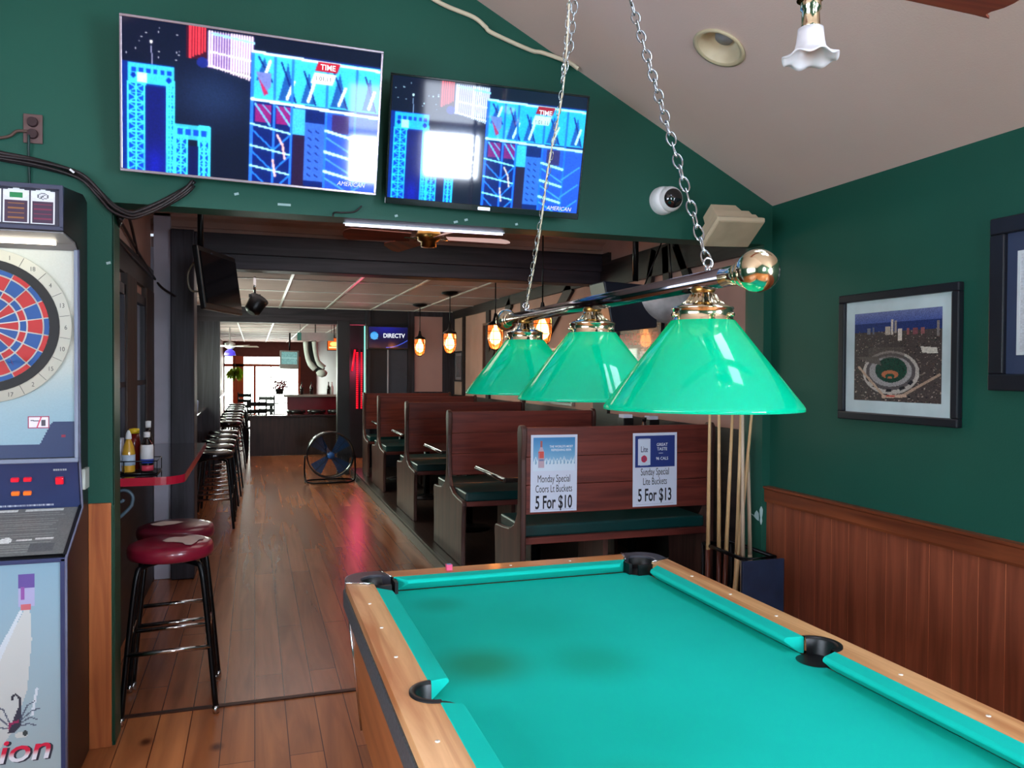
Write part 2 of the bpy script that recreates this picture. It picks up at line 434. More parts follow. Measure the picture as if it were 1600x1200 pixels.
# narrow skylights in the slope above the table, outside the picture
for k, (x0, x1) in enumerate(((.28, .46), (.54, .78))):
    bm = NB(); v = [bm.verts.new((x, y, 2.459+SL*(XR-x)-.004)) for x, y in ((x0, 1.05), (x1, 1.05), (x1, 2.15), (x0, 2.15))]; bm.faces.new(v)
    p = struct('window_%d' % (19+k), bm, emis('skylight_pane', (214, 228, 255), WIN_SKY), label='daylit skylight pane in the sloped ceiling')
    bm = NB(); [tube(bm, [(x, y, 2.459+SL*(XR-x)-.004) for x, y in q], .02, 6) for q in (((x0, 1.05), (x0, 2.15)), ((x1, 1.05), (x1, 2.15)), ((x0, 1.05), (x1, 1.05)), ((x0, 2.15), (x1, 2.15)))]
    obj('window_frame', bm, WHITE, p)
# wainscot on the right wall
GROOVE = mat('pale_groove', (196, 118, 78), rough=.6)
bm = NB(); y = -3.0; box(bm, XR-.017, XR, -3.0, YW, 0, .88, 1)
while y < YW:
    y1 = min(y+.115, YW); box(bm, XR-.019, XR-.010, y+.002, y1-.002, 0, .88); y += .115
struct('trim_1', bm, [WAINS, GROOVE], label='red-brown wooden wainscot boards')
bm = NB(); prism(bm, [(XR, .868), (XR-.03, .868), (XR-.034, .88), (XR-.034, .935), (XR-.042, .942), (XR-.042, .953), (XR, .953)], 'XZ', -3.0, YW)
struct('trim_2', bm, RAILW, label='wooden chair rail')
bm = NB(); box(bm, -1.592, -1.508, 3.584, 3.60, 0, 1.012); struct('trim_3', bm, PINE, bev=.003, label='knotty pine board on the foot of the green post')
bm = NB(); box(bm, -1.508, -1.5, 3.59, 3.60, .02, 1.0); box(bm, -1.503, -1.497, 3.60, 3.745, 0, 2.25); struct('trim_4', bm, G_DARK, label='dark green door jamb lining')
# chipped paint on the right jamb
bm = NB()
for cx, cz, sx, sz, sd in ((1.649, .800, .004, .055, 3), ):
    pts = [(cx-.001+(.008+.004*math.sin(5*t))*math.cos(t), cz+(.05+.008*math.sin(3*t))*math.sin(t)) for t in [k*2*PI/14 for k in range(14)]]
    prism(bm, [(min(a, 1.658), b) for a, b in pts], 'XZ', YW-.002, YW+.001)
pts = [(3.62, .80), (3.64, .815), (3.655, .80), (3.66, .785), (3.70, .79), (3.66, .775), (3.64, .765), (3.62, .76)]
prism(bm, pts, 'YZ', 1.6480, 1.6505)
struct('trim_5', bm, mat('chipped_primer', (160, 190, 190), rough=.8), label='chipped pale paint patch on the door jamb')
# specks of lost paint
bm = NB()
for x, z in ((.0, 2.275), (-.33, 2.272), (-.05, 2.262), (.25, 2.27), (-1.02, 2.32), (-1.497-.02, 2.0), (1.55, 2.3), (1.38, 2.29)):
    obox(bm, (x, YW-.0005, z), ((1, 0, .3), (0, 1, 0), (-.3, 0, 1)), (.006+.006*random.random(), .001, .005))
box(bm, -.83-.02, -.83+.035, YW-.001, YW, 2.283, 2.293)
struct('trim_6', bm, MATS['chipped_primer'], label='small specks of chipped paint on the green wall')

# ------------------------------------------------------------------ setting: dining room beyond the opening
bm = NB(); box(bm, -2.0, 4.2, YB, 6.4, 2.75, 2.85); struct('ceiling', bm, PLASTER)
# dropped ceiling with its grid
TILE = mat('ceiling_tile', (172, 146, 142), rough=.7, var=.06, vscale=5)
TBAR = mat('ceiling_t_bar', (215, 210, 205), rough=.3, var=.05)
bm = NB(); box(bm, -2.0, 4.2, 6.4, 27.1, 2.475, 2.55); cdrop = struct('ceiling', bm, TILE)
bm = NB()
for k in range(-4, 9):
    x = -.60+.655*k/1.0
    if -2.0 < x < 4.2: box(bm, x-.013, x+.013, 6.6, 27, 2.463, 2.476)
for k in range(0, 17): box(bm, -2.0, 4.2, 7.0+1.22*k-.012, 7.0+1.22*k+.012, 2.465, 2.476)
obj('ceiling_grid', bm, TBAR, cdrop)
# left walls
bm = NB(); box(bm, -1.78, -1.68, YB, 6.4, 0, 2.75); struct('wall_far_left', bm, PLASTER)
bm = NB(); box(bm, -2.0, -1.9, 6.4, 27, 0, 2.5); struct('wall_far_left', bm, mat('maroon_wall', (96, 50, 48), rough=.6))
bm = NB(); box(bm, -1.68, -1.655, YB, 6.38, 2.12, 2.29); box(bm, -1.68, -1.66, YB, 6.38, 0, .95); struct('trim_7', bm, TIMBERY, label='dark wooden boards along the left wall')
bm = NB()
for a, b in ((4.15, 4.25), (5.02, 5.42), (5.9, 6.3)): box(bm, -1.68, -1.645, a, b, .95, 2.12)
struct('trim_8', bm, BROWNV, label='brown upright boards between the dark windows')
GLASSD = mat('dark_window_glass', (36, 44, 60), rough=.15, coat=.6, var=.5, vscale=5)
for k, (a, b) in enumerate(((4.27, 5.0), (5.44, 5.88))):
    bm = NB(); box(bm, -1.676, -1.668, a, b, .98, 2.0); p = struct('window_%d' % (4+k), bm, GLASSD, label='dark window in the left wall')
    bm = NB(); [box(bm, -1.67, -1.652, c, d, e, f) for c, d, e, f in ((a-.02, a+.03, .95, 2.05), (b-.03, b+.02, .95, 2.05), (a, b, .95, 1.0), (a, b, 1.99, 2.05), (a, b, 1.46, 1.49))]
    obj('window_frame', bm, TIMBERV, p)
# posts and beam across the room
bm = NB(); box(bm, -1.90, -1.64, 6.42, 6.6, 0, 2.5); box(bm, -1.655, -1.54, 6.36, 6.6, 1.0, 2.749); struct('trim_9', bm, WHITEP, label='pale grey painted post')
bm = NB(); box(bm, -1.655, -1.54, 6.36, 6.6, 0, 1.0); struct('trim_9', bm, WHITEP, label='pale grey painted post, lower part')
bm = NB(); box(bm, -1.535, -1.372, 6.30, 6.6, 0, 2.6); struct('trim_10', bm, TIMBERV, bev=.008, label='dark timber post')
bm = NB(); box(bm, -1.535, 2.0, 6.40, 6.6, 2.335, 2.60); box(bm, -1.4, 2.0, 6.37, 6.4, 2.445, 2.60); struct('trim_11', bm, TIMBER, bev=.006, label='dark timber beam across the room')
bm = NB(); box(bm, -1.9, 4.2, 6.46, 6.6, 2.60, 2.8)
prism(bm, [(6.46, 2.60), (6.42, 2.60), (6.41, 2.63), (6.43, 2.64), (6.40, 2.68), (6.36, 2.70), (6.36, 2.72), (6.33, 2.75), (6.46, 2.75)], 'YZ', -1.9, 4.2)
struct('trim_12', bm, PLASTER, label='tan crown moulding above the beam')
# right wall of plaster and timber
RX = 2.0
bm = NB(); box(bm, RX, RX+.1, YB, 11.95, 1.2, 2.8); struct('wall_far_right', bm, PLASTER)
bm = NB(); box(bm, RX-.01, RX+.1, YB, 11.95, 0, 1.2); box(bm, RX-.025, RX, YB, 11.95, 1.14, 1.2); struct('trim_13', bm, TIMBERY, label='dark wooden dado below the plaster')
bm = NB(); box(bm, XR-.05, RX+.1, YB, YB+.02, 0, 2.8); struct('wall_far_front', bm, G_DARK)
bm = NB()
for a, b in ((4.05, 4.2), (6.25, 6.55), (8.5, 8.62), (9.9, 10.05), (11.2, 11.3)): box(bm, RX-.03, RX, a, b, 1.2, 2.6)
box(bm, RX-.035, RX, YB, 6.4, 2.30, 2.52); box(bm, RX-.035, RX, 6.6, 11.9, 2.36, 2.475)
def brace(y0, z0, y1, z1, w=.07):
    d = Vector((0, y1-y0, z1-z0)); obox(bm, (RX-.02, (y0+y1)/2, (z0+z1)/2), (d, (1, 0, 0), d.cross(Vector((1, 0, 0)))), (d.length/2, .015, w))
brace(7.1, 2.4, 8.55, 1.45); brace(5.10, 2.5, 4.75, 1.95, .04); brace(5.42, 2.5, 5.62, 1.95, .04); brace(5.25, 2.5, 5.2, 1.95, .045); brace(9.0, 2.4, 9.9, 1.7)
struct('trim_14', bm, TIMBERY, label='dark timbers on the plaster wall')
# end wall of the booth bay
EY = 11.9
bm = NB(); box(bm, .64, RX, EY, EY+.1, 0, 2.5); struct('wall_end', bm, mat('near_black_wall', (30, 30, 38), rough=.5))
bm = NB(); box(bm, 1.37, 1.81, EY-.01, EY+.005, 1.24, 2.39); obj('panel', bm, MAUVE, None)['kind'] = 'structure'
bpy.data.objects['panel'].name = 'trim_15'
bm = NB(); [box(bm, a, b, EY-.03, EY, c, d) for a, b, c, d in ((1.27, 1.37, 0, 2.47), (1.81, RX, 0, 2.47), (1.37, 1.81, 2.39, 2.47), (1.37, 1.81, 1.13, 1.24), (.64, .70, 0, 2.47))]
struct('trim_16', bm, TIMBERV, label='dark timber frame around the pale panel')
bm = NB(); box(bm, .96, .975, EY-.035, EY, 1.1, 1.95); struct('trim_17', bm, WHITEP, label='thin pale vertical edge')
bm = NB(); box(bm, .97, 1.26, EY-.02, EY, 1.1, 1.95); struct('trim_17', bm, mat('blue_grey_board', (60, 68, 84), rough=.5), label='blue-grey board on the end wall')
# header and columns to the far bar room
bm = NB(); box(bm, -1.9, 2.0, 12.0, 12.2, 2.25, 2.5); struct('trim_18', bm, TIMBER, label='dark beam before the far bar room')
bm = NB(); box(bm, -1.9, -1.42, 12.0, 12.2, 0, 2.25); struct('trim_19', bm, TIMBERV, label='dark post at the left of the far bar room')
bm = NB(); box(bm, .23, .41, 11.98, 12.15, 0, 2.3); struct('trim_20', bm, BLACKP, label='black column beside the far bar')
bm = NB(); box(bm, 4.1, 4.2, 6.4, 27, 0, 2.5); struct('wall_far_right', bm, mat('maroon_wall', (96, 50, 48)))
bm = NB(); box(bm, RX+.1, 4.2, EY, EY+.1, 0, 2.5); struct('wall_end', bm, MATS['near_black_wall'])
# far wall: windows onto the bright street
FY = 27.0
MAROON = mat('maroon_wall', (96, 50, 48)); ORANGE = wood('orange_frame_wood', (178, 84, 54), (150, 62, 40), 'Z')
wl = [(-1.86, -1.62, .12, 1.66), (-1.28, -.98, .12, 1.66), (-.90, -.45, .1, 1.66), (-.42, .42, .12, 1.66), (-1.86, -1.62, 1.75, 1.98), (-1.28, .42, 1.75, 1.98)]
bm = NB(); hole_wall(bm, -1.9, 4.1, 0, 2.5, wl, FY, FY+.1); struct('wall_far', bm, MAROON)
PANE = emis('street_daylight', (240, 250, 240), WIN_FAR)
for k, (a, b, c, d) in enumerate(wl):
    bm = NB(); box(bm, a, b, FY+.05, FY+.06, c, d); struct('window_%d' % (6+k), bm, PANE, label='bright window of the far wall')
bm = NB()
for a, b, c, d in ((-1.62, -1.28, 0, 2.0), (-1.86, .45, 1.66, 1.75), (-.98, -.90, 0, 1.66), (-.45, -.42, .3, 1.66), (.42, .5, 0, 2.0)): box(bm, a, b, FY-.04, FY+.02, c, d)
struct('trim_21', bm, ORANGE, label='orange-brown window frames of the far wall')
# left corridor windows seen edge-on
for k, (a, b) in enumerate(((8.6, 9.5), (10.3, 11.5), (13.2, 15.4), (17, 20))):
    bm = NB(); box(bm, -1.9, -1.885, a, b, 1.15, 2.0); p = struct('window_%d' % (12+k), bm, emis('side_street_light', (225, 245, 225), 14), label='bright window in the left wall')
    bm = NB(); [box(bm, -1.89, -1.84, c, d, 1.05, 2.1) for c, d in ((a-.08, a), (b, b+.08), ((a+b)/2-.03, (a+b)/2+.03))]; box(bm, -1.89, -1.84, a, b, 1.05, 1.15); box(bm, -1.89, -1.84, a, b, 2.0, 2.1)
    obj('window_frame', bm, ORANGE, p)
# raised booth platform
bm = NB(); box(bm, .43, RX, 3.95, 11.9, 0, .1); struct('floor_platform', bm, wood('platform_wood', (60, 44, 38), (38, 27, 24), 'Y', rough=.35), bev=.004)
bm = NB(); box(bm, .415, .43, 3.94, 11.9, 0, .085); box(bm, .425, .45, 3.94, 11.9, .1, .106); struct('trim_22', bm, mat('metal_nosing', (96, 90, 86), rough=.35, metal=.7), label='metal edge strip of the booth platform')
bm = NB(); box(bm, -1.5, 1.65, 3.855, 3.885, -.001, .006); struct('trim_23', bm, wood('threshold', (70, 36, 22), (48, 24, 16), 'X'), label='dark floor threshold strip')

# ------------------------------------------------------------------ pool table
def pool_table():
    CLOTH = mat('green_felt', (14, 186, 170), rough=.9, var=.05, vscale=3, bump=.08, bscale=400, spec=.15)
    # cloth: base colour with soft green shadows of the lamp shades painted in
    nt = CLOTH.node_tree; b = nt.nodes['Principled BSDF']
    tc = nt.nodes.new('ShaderNodeTexCoord'); src = b.inputs['Base Color'].links[0].from_socket
    for (cx, cy, r, col, fac) in ((-.36, 2.05, .2, (34, 128, 92), .75), (-.35, 2.62, .13, (16, 130, 100), .45), (-.25, 1.30, .2, (30, 140, 104), .6), (-.06, 1.98, .2, (14, 140, 110), .5)):
        mp = nt.nodes.new('ShaderNodeMapping'); mp.inputs['Location'].default_value = (-cx/r, -cy/r, 0); mp.inputs['Scale'].default_value = (1/r, 1/r, 0)
        nt.links.new(tc.outputs['Object'], mp.inputs[0])
        g = nt.nodes.new('ShaderNodeTexGradient'); g.gradient_type = 'SPHERICAL'; nt.links.new(mp.outputs[0], g.inputs[0])
        rr = nt.nodes.new('ShaderNodeValToRGB'); rr.color_ramp.interpolation = 'EASE'; rr.color_ramp.elements[0].color = (0, 0, 0, 1); rr.color_ramp.elements[1].color = (fac, fac, fac, 1)
        rr.color_ramp.elements[1].position = .9
        nt.links.new(g.outputs['Fac'], rr.inputs[0])
        x = nt.nodes.new('ShaderNodeMix'); x.data_type = 'RGBA'; nt.links.new(rr.outputs[0], x.inputs['Factor']); nt.links.new(src, x.inputs['A']); x.inputs['B'].default_value = lin(col)
        src = x.outputs['Result']
    nt.links.new(src, b.inputs['Base Color'])
    RAIL = wood('blond_rail_wood', (232, 180, 126), (182, 116, 68), 'Y', rough=.35, scale=1.1, coat=.25)
    RAILX = wood('blond_rail_wood_across', (206, 140, 84), (176, 106, 62), 'X', rough=.35, scale=.7, coat=.25)
    BODY = wood('cabinet_wood', (170, 104, 60), (140, 80, 46), 'Y', rough=.4, scale=.5)
    POCK = mat('pocket_black', (14, 15, 18), rough=.4, var=.2)
    CAST = mat('corner_casting', (70, 70, 78), rough=.3, metal=.3, var=.2)
    EDGE = mat('grey_speckled_edge', (70, 76, 80), rough=.5, var=.5, vscale=90)
    t = thing('pool_table', 'coin-operated pool table with teal green felt and blond wooden rails', 'pool table', (0, 1.80, 0))
    S = (0, 1.80, 0); ZT = .81; Y1, Y0 = 2.795, .815; W = .49; WI = .545; WO = .638; E1, E0 = Y1+.055, Y0-.055; O1, O0 = Y1+.152, Y0-.152; YM = 1.80
    def O(name, bm, m, par=t, **k): return obj(name, bm, m, par, shift=S if par is t else None, **k)
    # bed
    ol = [(-.53, Y0-.03), (.53, Y0-.03), (.53, Y1+.03), (-.53, Y1+.03)]
    holes = []
    me = plate_mesh(ol, [], .735, .765); me.materials.clear(); me.materials.append(CLOTH); me.transform(Matrix.Translation(-Vector(S)))
    p = link('playing_surface', me, t)
    # the painted shadow spots use world position of the parent-space object: shift mapping by the same offset
    for n in CLOTH.node_tree.nodes:
        if n.bl_idname == 'ShaderNodeMapping' and n.inputs['Scale'].default_value[2] == 0:
            sc = n.inputs['Scale'].default_value[1]; l = n.inputs['Location'].default_value; n.inputs['Location'].default_value = (l[0], l[1]+1.80*sc, 0)
    # cushions: (side, from, to)
    def cushion(a, b, side, c0, c1):
        """a..b along the rail; side in L R F N ; c0/c1 cut slant at ends"""
        bm = NB()
        prof = [(0, ZT+.002), (.048, ZT-.001), (.055, ZT-.007), (.055, ZT-.013), (.012, ZT-.045), (0, ZT-.047)]  # distance from wood, height
        ends = []
        for pos, cut, sg in ((a, c0, 1), (b, c1, -1)):
            ring = []
            for d, z in prof:
                al = pos+sg*cut*d/.055
                if side == 'L': q = (-WI+d, al, z)
                elif side == 'R': q = (WI-d, al, z)
                elif side == 'F': q = (al, E1-d, z)
                else: q = (al, E0+d, z)
                ring.append(bm.verts.new(q))
            ends.append(ring)
        for i in range(6):
            bm.faces.new((ends[0][i], ends[0][(i+1) % 6], ends[1][(i+1) % 6], ends[1][i]))
        bm.faces.new(ends[0]); bm.faces.new(ends[1])
        O('cushion', bm, CLOTH, bev=.002)
    for s in 'LR':
        cushion(Y0+.075, YM-.062, s, .045, .018); cushion(YM+.062, Y1-.07, s, .018, .045)
    cushion(-WI+.08, WI-.08, 'F', .045, .045); cushion(-WI+.08, WI-.08, 'N', .045, .045)
    # wooden rails, each long one with the side pocket cut into it
    for sg in (-1, 1):
        a = [(sg*WO, O0+.10), (sg*WO, O1-.10), (sg*WI, E1-.075)]
        a += [(sg*WI, YM+.066)]+[(sg*(WI-.003)+sg*.062*math.sin(u)*.95, YM+.066*math.cos(u)) for u in [PI*k/14 for k in range(1, 14)]]+[(sg*WI, YM-.066), (sg*WI, E0+.075)]
        me = plate_mesh(a, [], ZT-.04, ZT); me.materials.clear(); me.materials.append(RAIL); me.transform(Matrix.Translation(-Vector(S)))
        r = link('rail', me, t); bv = r.modifiers.new('b', 'BEVEL'); bv.width = .007; bv.segments = 3; bv.angle_limit = .9; bv.limit_method = 'ANGLE'
        # side pocket liner
        bm = NB(); n = 18; prof = []
        for k in range(n+1):
            u = PI*k/n; prof.append((sg*(WI-.006)+sg*math.sin(u)*1.0, math.cos(u)))
        def P(k, rr, z, kk=0):
            u = PI*k/n; return (sg*(WI-.004)+sg*math.sin(u)*rr*.95, YM+math.cos(u)*rr, z)
        rows = [[bm.verts.new(P(k, r_, z_)) for k in range(n+1)] for r_, z_ in ((.0665, ZT-.01), (.0665, ZT+.004), (.054, ZT+.005), (.050, ZT-.003), (.046, ZT-.06), (.044, ZT-.13))]
        for i in range(len(rows)-1):
            for k in range(n):
                f = bm.faces.new((rows[i][k], rows[i][k+1], rows[i+1][k+1], rows[i+1][k])); f.smooth = True
        c = [bm.verts.new((sg*(WI-.012)+.052*math.cos(2*PI*k/24), YM+.052*math.sin(2*PI*k/24), .7665)) for k in range(24)]; bm.faces.new(c)
        O('side_pocket', bm, POCK)
        # grey speckled edging and cabinet side
        bm = NB(); box(bm, min(sg*(WO-.012), sg*(WO+.006)), max(sg*(WO-.012), sg*(WO+.006)), O0+.09, O1-.09, ZT-.095, ZT-.03); O('edge_strip', bm, EDGE, bev=.003)
    for yy, sgn, m in ((O1, 1, RAILX), (O0, -1, RAILX)):
        e = E1 if sgn > 0 else E0
        bm = NB(); prism(bm, [(-WI+.085, e), (WI-.085, e), (WO-.10, yy), (-WO+.10, yy)], 'XY', ZT-.04, ZT); O('rail', bm, m, bev=.007)
        bm = NB(); box(bm, -WO+.09, WO-.09, min(yy-.012*sgn, yy+.006*sgn), max(yy-.012*sgn, yy+.006*sgn), ZT-.095, ZT-.03); O('edge_strip', bm, EDGE, bev=.003)
    # corner castings with pockets
    for sx in (-1, 1):
        for sy, e, o in ((1, E1, O1), (-1, E0, O0)):
            pc = (sx*(WI-.022), e-sy*.022)
            def A(pts): return [(sx*x, y) for x, y in pts]
            R = .085
            oc = (WO-R, o-sy*R)
            outer = [(oc[0]+R*math.cos(u), oc[1]+sy*R*math.sin(u)) for u in [PI/2*k/8 for k in range(9)]]
            ring = [(WO, o-sy*.135)]+outer+[(WO-.135, o)]
            # inner boundary around the pocket hole
            hole = [(WI-.022+.062*math.cos(u), (e-sy*.022)+sy*.062*math.sin(u)) for u in [(-.30+k*(PI/2+.6)/12)*1.0 for k in range(12, -1, -1)]]
            poly = A(ring+[(WI-.068, e+sy*.018), (WI-.072, e)]+[h for h in hole]+[(WI, e-sy*.072), (WI+.018, e-sy*.072)])
            bm = NB(); prism(bm, poly, 'XY', ZT-.045, ZT+.004)
            g = O('corner_casting', bm, CAST, bev=.004)
            # skirt of the casting, going down the corner
            bm = NB(); pl = A([(WO+.004, o-sy*.13), *[(x+.004, y+sy*.004) for x, y in outer], (WO-.13, o+sy*.004), (WO-.13, o-sy*.02), (WO-.06, o-sy*.06), (WO-.02, o-sy*.13)])
            prism(bm, pl, 'XY', ZT-.10, ZT-.04); O('corner_skirt', bm, POCK, bev=.003)
            # chrome strips at the casting ends
            bm = NB()
            for (ax, ay, bx, by) in ((WI+.002, e-sy*.074, WO+.002, o-sy*.137), (WI-.074, e+.002*sy, WO-.137, o+.002*sy)):
                bm = NB(); tube(bm, [(sx*ax, ay, ZT+.003), (sx*bx, by, ZT+.003), (sx*bx, by, ZT-.06)], .003, 6); O('chrome_strip', bm, CHROME)
            # leather cup
            bm = NB(); lathe(bm, [(.066, ZT-.002), (.060, ZT-.008), (.056, ZT-.05), (.05, ZT-.13), (0.001, ZT-.135)], (pc[0], pc[1], 0), 28); 
            disc = [bm.verts.new((pc[0]-sx*.012+.056*math.cos(2*PI*k/24), pc[1]-sy*.012+.056*math.sin(2*PI*k/24), .7665)) for k in range(24)]; bm.faces.new(disc)
            # open the side that faces the bed
            kill = [v for v in bm.verts if (v.co.x-pc[0])*-sx > .012 and (v.co.y-pc[1])*-sy > .012 and v.co.z > .775]
            bmesh.ops.delete(bm, geom=kill, context='VERTS')
            # pocket throat shoulders
            obox(bm, (sx*(WI-.03), e-sy*.082, ZT-.026), ((1, 0, 0), (0, 1, 0), (0, 0, 1)), (.03, .006, .022))
            obox(bm, (sx*(WI-.082), e-sy*.03, ZT-.026), ((1, 0, 0), (0, 1, 0), (0, 0, 1)), (.006, .03, .022))
            O('corner_pocket', bm, POCK)
    # sights
    DOT = mat('pearl_sight', (240, 232, 220), rough=.2, var=.02)
    for k in (1, 2, 3, 5, 6, 7):
        for sg in (-1, 1):
            bm = NB(); lathe(bm, [(.0055, ZT-.002), (.0055, ZT+.0012), (.001, ZT+.0014)], (sg*.592, Y1-.2476*k, 0), 10); O('rail_sight', bm, DOT)
    for k in (-1, 0, 1):
        for yy in (Y1+.10, Y0-.10):
            bm = NB(); lathe(bm, [(.0055, ZT-.002), (.0055, ZT+.0012), (.001, ZT+.0014)], (k*.2476, yy, 0), 10); O('rail_sight', bm, DOT)
    # cabinet tapering downwards
    bm = NB(); T = [(-.622, O0+.02), (.622, O0+.02), (.622, O1-.02), (-.622, O1-.02)]; Bt = [(-.575, O0+.09), (.575, O0+.09), (.575, O1-.09), (-.575, O1-.09)]
    va = [bm.verts.new((x, y, .76)) for x, y in T]; vb = [bm.verts.new((x, y, .26)) for x, y in Bt]
    for i in range(4): bm.faces.new((va[i], va[(i+1) % 4], vb[(i+1) % 4], vb[i]))
    bm.faces.new(va); bm.faces.new(vb); O('cabinet', bm, BODY)
    bm = NB()
    for (x, y), (x2, y2) in zip(T, Bt):
        bm = NB(); tube(bm, [(x*1.003, y+(.002 if y > 1 else -.002), .76), (x2*1.003, y2+(.002 if y > 1 else -.002), .26)], .006, 6); O('corner_trim', bm, CHROME)
    for x in (-.47, .47):
        for y in (O0+.22, O1-.22):
            bm = NB(); box(bm, x-.07, x+.07, y-.07, y+.07, .02, .27); g = O('leg', bm, BODY, bev=.006)
            bm = NB(); lathe(bm, [(.04, 0), (.04, .02)], (x, y, 0), 16, cap=True); obj('levelling_foot', bm, BLACKP, g, shift=S)
    return t
pool_table()
# pink chalk cube on the far rail
bm = NB(); box(bm, -.011, .011, -.011, .011, 0, .022, 0); box(bm, -.0085, .0085, -.0085, .0085, .0205, .0225, 1)
tag(obj('chalk_cube', bm, [mat('pink_chalk_paper', (226, 90, 130), rough=.8), mat('chalk', (150, 170, 220), rough=.9)], bev=.001, loc=(-.246, 2.895, .8102)), 'small pink cue chalk cube on the far rail of the pool table', 'chalk')

# ------------------------------------------------------------------ hanging lamp over the table
def pool_lamp():
    GL = mat('green_shade', (0, 204, 168), rough=.08, coat=.6, var=.03, spec=.6)
    nt = GL.node_tree; b = nt.nodes['Principled BSDF']; outn = nt.nodes['Material Output']
    tr = nt.nodes.new('ShaderNodeBsdfTranslucent'); tr.inputs[0].default_value = lin((0, 238, 196)); mx = nt.nodes.new('ShaderNodeMixShader'); mx.inputs[0].default_value = .5
    nt.links.new(b.outputs[0], mx.inputs[1]); nt.links.new(tr.outputs[0], mx.inputs[2]); nt.links.new(mx.outputs[0], outn.inputs[0])
    S = (0, 2.14, 1.766)
    t = thing('billiard_lamp', 'brass bar lamp with three green cone shades hanging above the pool table', 'lamp', S)
    ZB = 1.766
    def O(name, bm, m, par=t, **k): return obj(name, bm, m, par, shift=S, **k)
    bm = NB(); tube(bm, [(0, 1.44, ZB), (0, 2.93, ZB)], .0212, 28); O('bar', bm, mat('dark_nickel', (96, 94, 100), rough=.12, metal=1, var=.03)); bm = NB(); tube(bm, [(0, 1.36, ZB), (0, 1.445, ZB)], .0218, 28); O('brass_sleeve', bm, BRASS)
    for y in (1.332, 2.968):
        bm = NB(); s = 1 if y > 2 else -1
        lathe(bm, [(.001, -.046*s)]+[(.046*math.sin(u), -.046*math.cos(u)*s) for u in [PI*k/16 for k in range(1, 14)]]+[(.024, .044*s), (.027, .05*s), (.027, .056*s), (.0215, .06*s)] if False else
              [(max(.0005, .043*math.sin(u)), .043*math.cos(u)) for u in [PI*k/18 for k in range(19)]], (0, y, ZB), 36, 'Y')
        lathe(bm, [(.0215, -s*.052), (.027, -s*.05), (.029, -s*.042), (.024, -s*.034)], (0, y, ZB), 32, 'Y')
        O('ball_finial', bm, BRASS)
    for y in (1.532, 2.135, 2.74):
        bm = NB(); top = 1.679; rim = 1.482
        prof = [(.058, top), (.070, top), (.214, rim+.012), (.2175, rim+.006), (.2175, rim), (.2145, rim), (.2115, rim+.008), (.067, top-.006), (.058, top-.004)]
        lathe(bm, prof, (0, y, 0), 96); sh = O('shade', bm, GL)
        bm = NB()
        lathe(bm, [(.017, ZB-.018), (.020, ZB-.024), (.026, ZB-.027), (.027, ZB-.033), (.032, ZB-.037), (.036, ZB-.043), (.045, ZB-.050), (.058, ZB-.055), (.066, ZB-.058), (.068, ZB-.061), (.0655, ZB-.063), (.0655, ZB-.084), (.068, ZB-.086), (.068, ZB-.090), (.060, ZB-.090)], (0, y, 0), 56)
        # ribbed collar and thumb screws
        for k in range(18):
            a = 2*PI*k/18; tube(bm, [(.027*math.cos(a), y+.027*math.sin(a), ZB-.03), (.034*math.cos(a), y+.034*math.sin(a), ZB-.042), (.046*math.cos(a), y+.046*math.sin(a), ZB-.0505)], .0022, 5)
        for k in range(3):
            a = -PI/2+.5+2*PI*k/3; tube(bm, [(.062*math.cos(a), y+.062*math.sin(a), ZB-.076), (.076*math.cos(a), y+.076*math.sin(a), ZB-.076)], .004, 8)
        O('shade_cap', bm, BRASS)
        bm = NB(); tube(bm, [(0, y, ZB-.004), (0, y, ZB-.045)], .015, 14); lathe(bm, [(.024, ZB-.012), (.028, ZB-.02), (.02, ZB-.03)], (0, y, 0), 24); O('stem', bm, BRASSD)
        bm = NB(); lathe(bm, [(.014, top-.02), (.014, top-.05), (.03, top-.09), (.032, top-.11), (.022, top-.135), (.001, top-.142)], (0, y, 0), 20); O('bulb', bm, emis('lamp_bulb', (255, 236, 205), 9))
    # chains: oval links alternately turned
    def chain(name, pts, pitch=.034, r=.0022, hw=.0095, hl=.022):
        P = [Vector(p) for p in pts]; bm = NB(); L = []
        for a, b in zip(P, P[1:]):
            L.append((a, b, (b-a).length))
        tot = sum(l[2] for l in L); n = int(tot/pitch)
        for i in range(n):
            s = (i+.5)*tot/n; k = 0
            while s > L[k][2] and k < len(L)-1: s -= L[k][2]; k += 1
            a, b, l = L[k]; c = a.lerp(b, s/l); d = (b-a).normalized(); u, v = frame_of(d)
            ang = .5+(PI/2 if i % 2 else 0)+random.uniform(-.25, .25); x = u*math.cos(ang)+v*math.sin(ang)
            ring = [c+d*(hl*math.sin(2*PI*q/14)+ (0))+x*(hw*math.cos(2*PI*q/14)*1.1) for q in range(14)]
            tube(bm, ring, r, 6, closed=True)
        return O(name, bm, STEEL)
    zc = roof(0)-.02
    chain('chain', [(0, 1.512, 1.80), (0, 1.901, 2.549), (0, 2.27, zc)])
    chain('chain', [(0, 2.733, 1.80), (0, 2.378, 2.494), (0, 2.33, 2.738), (0, 2.27, zc)], .024, .0014, .0065, .0155)
    chain('chain', [(-.004, 2.385, 2.50), (.012, 2.35, 2.60), (.02, 2.33, 2.74), (.01, 2.29, zc)], .03, .0018, .009, .02)
    bm = NB(); tube(bm, spline([(.001, 2.74, 1.79), (.006, 2.62, 2.02), (-.004, 2.5, 2.25), (.004, 2.39, 2.48), (0, 2.33, 2.75), (0, 2.28, zc)], 10), .0032, 8); O('power_cord', bm, IVORY)
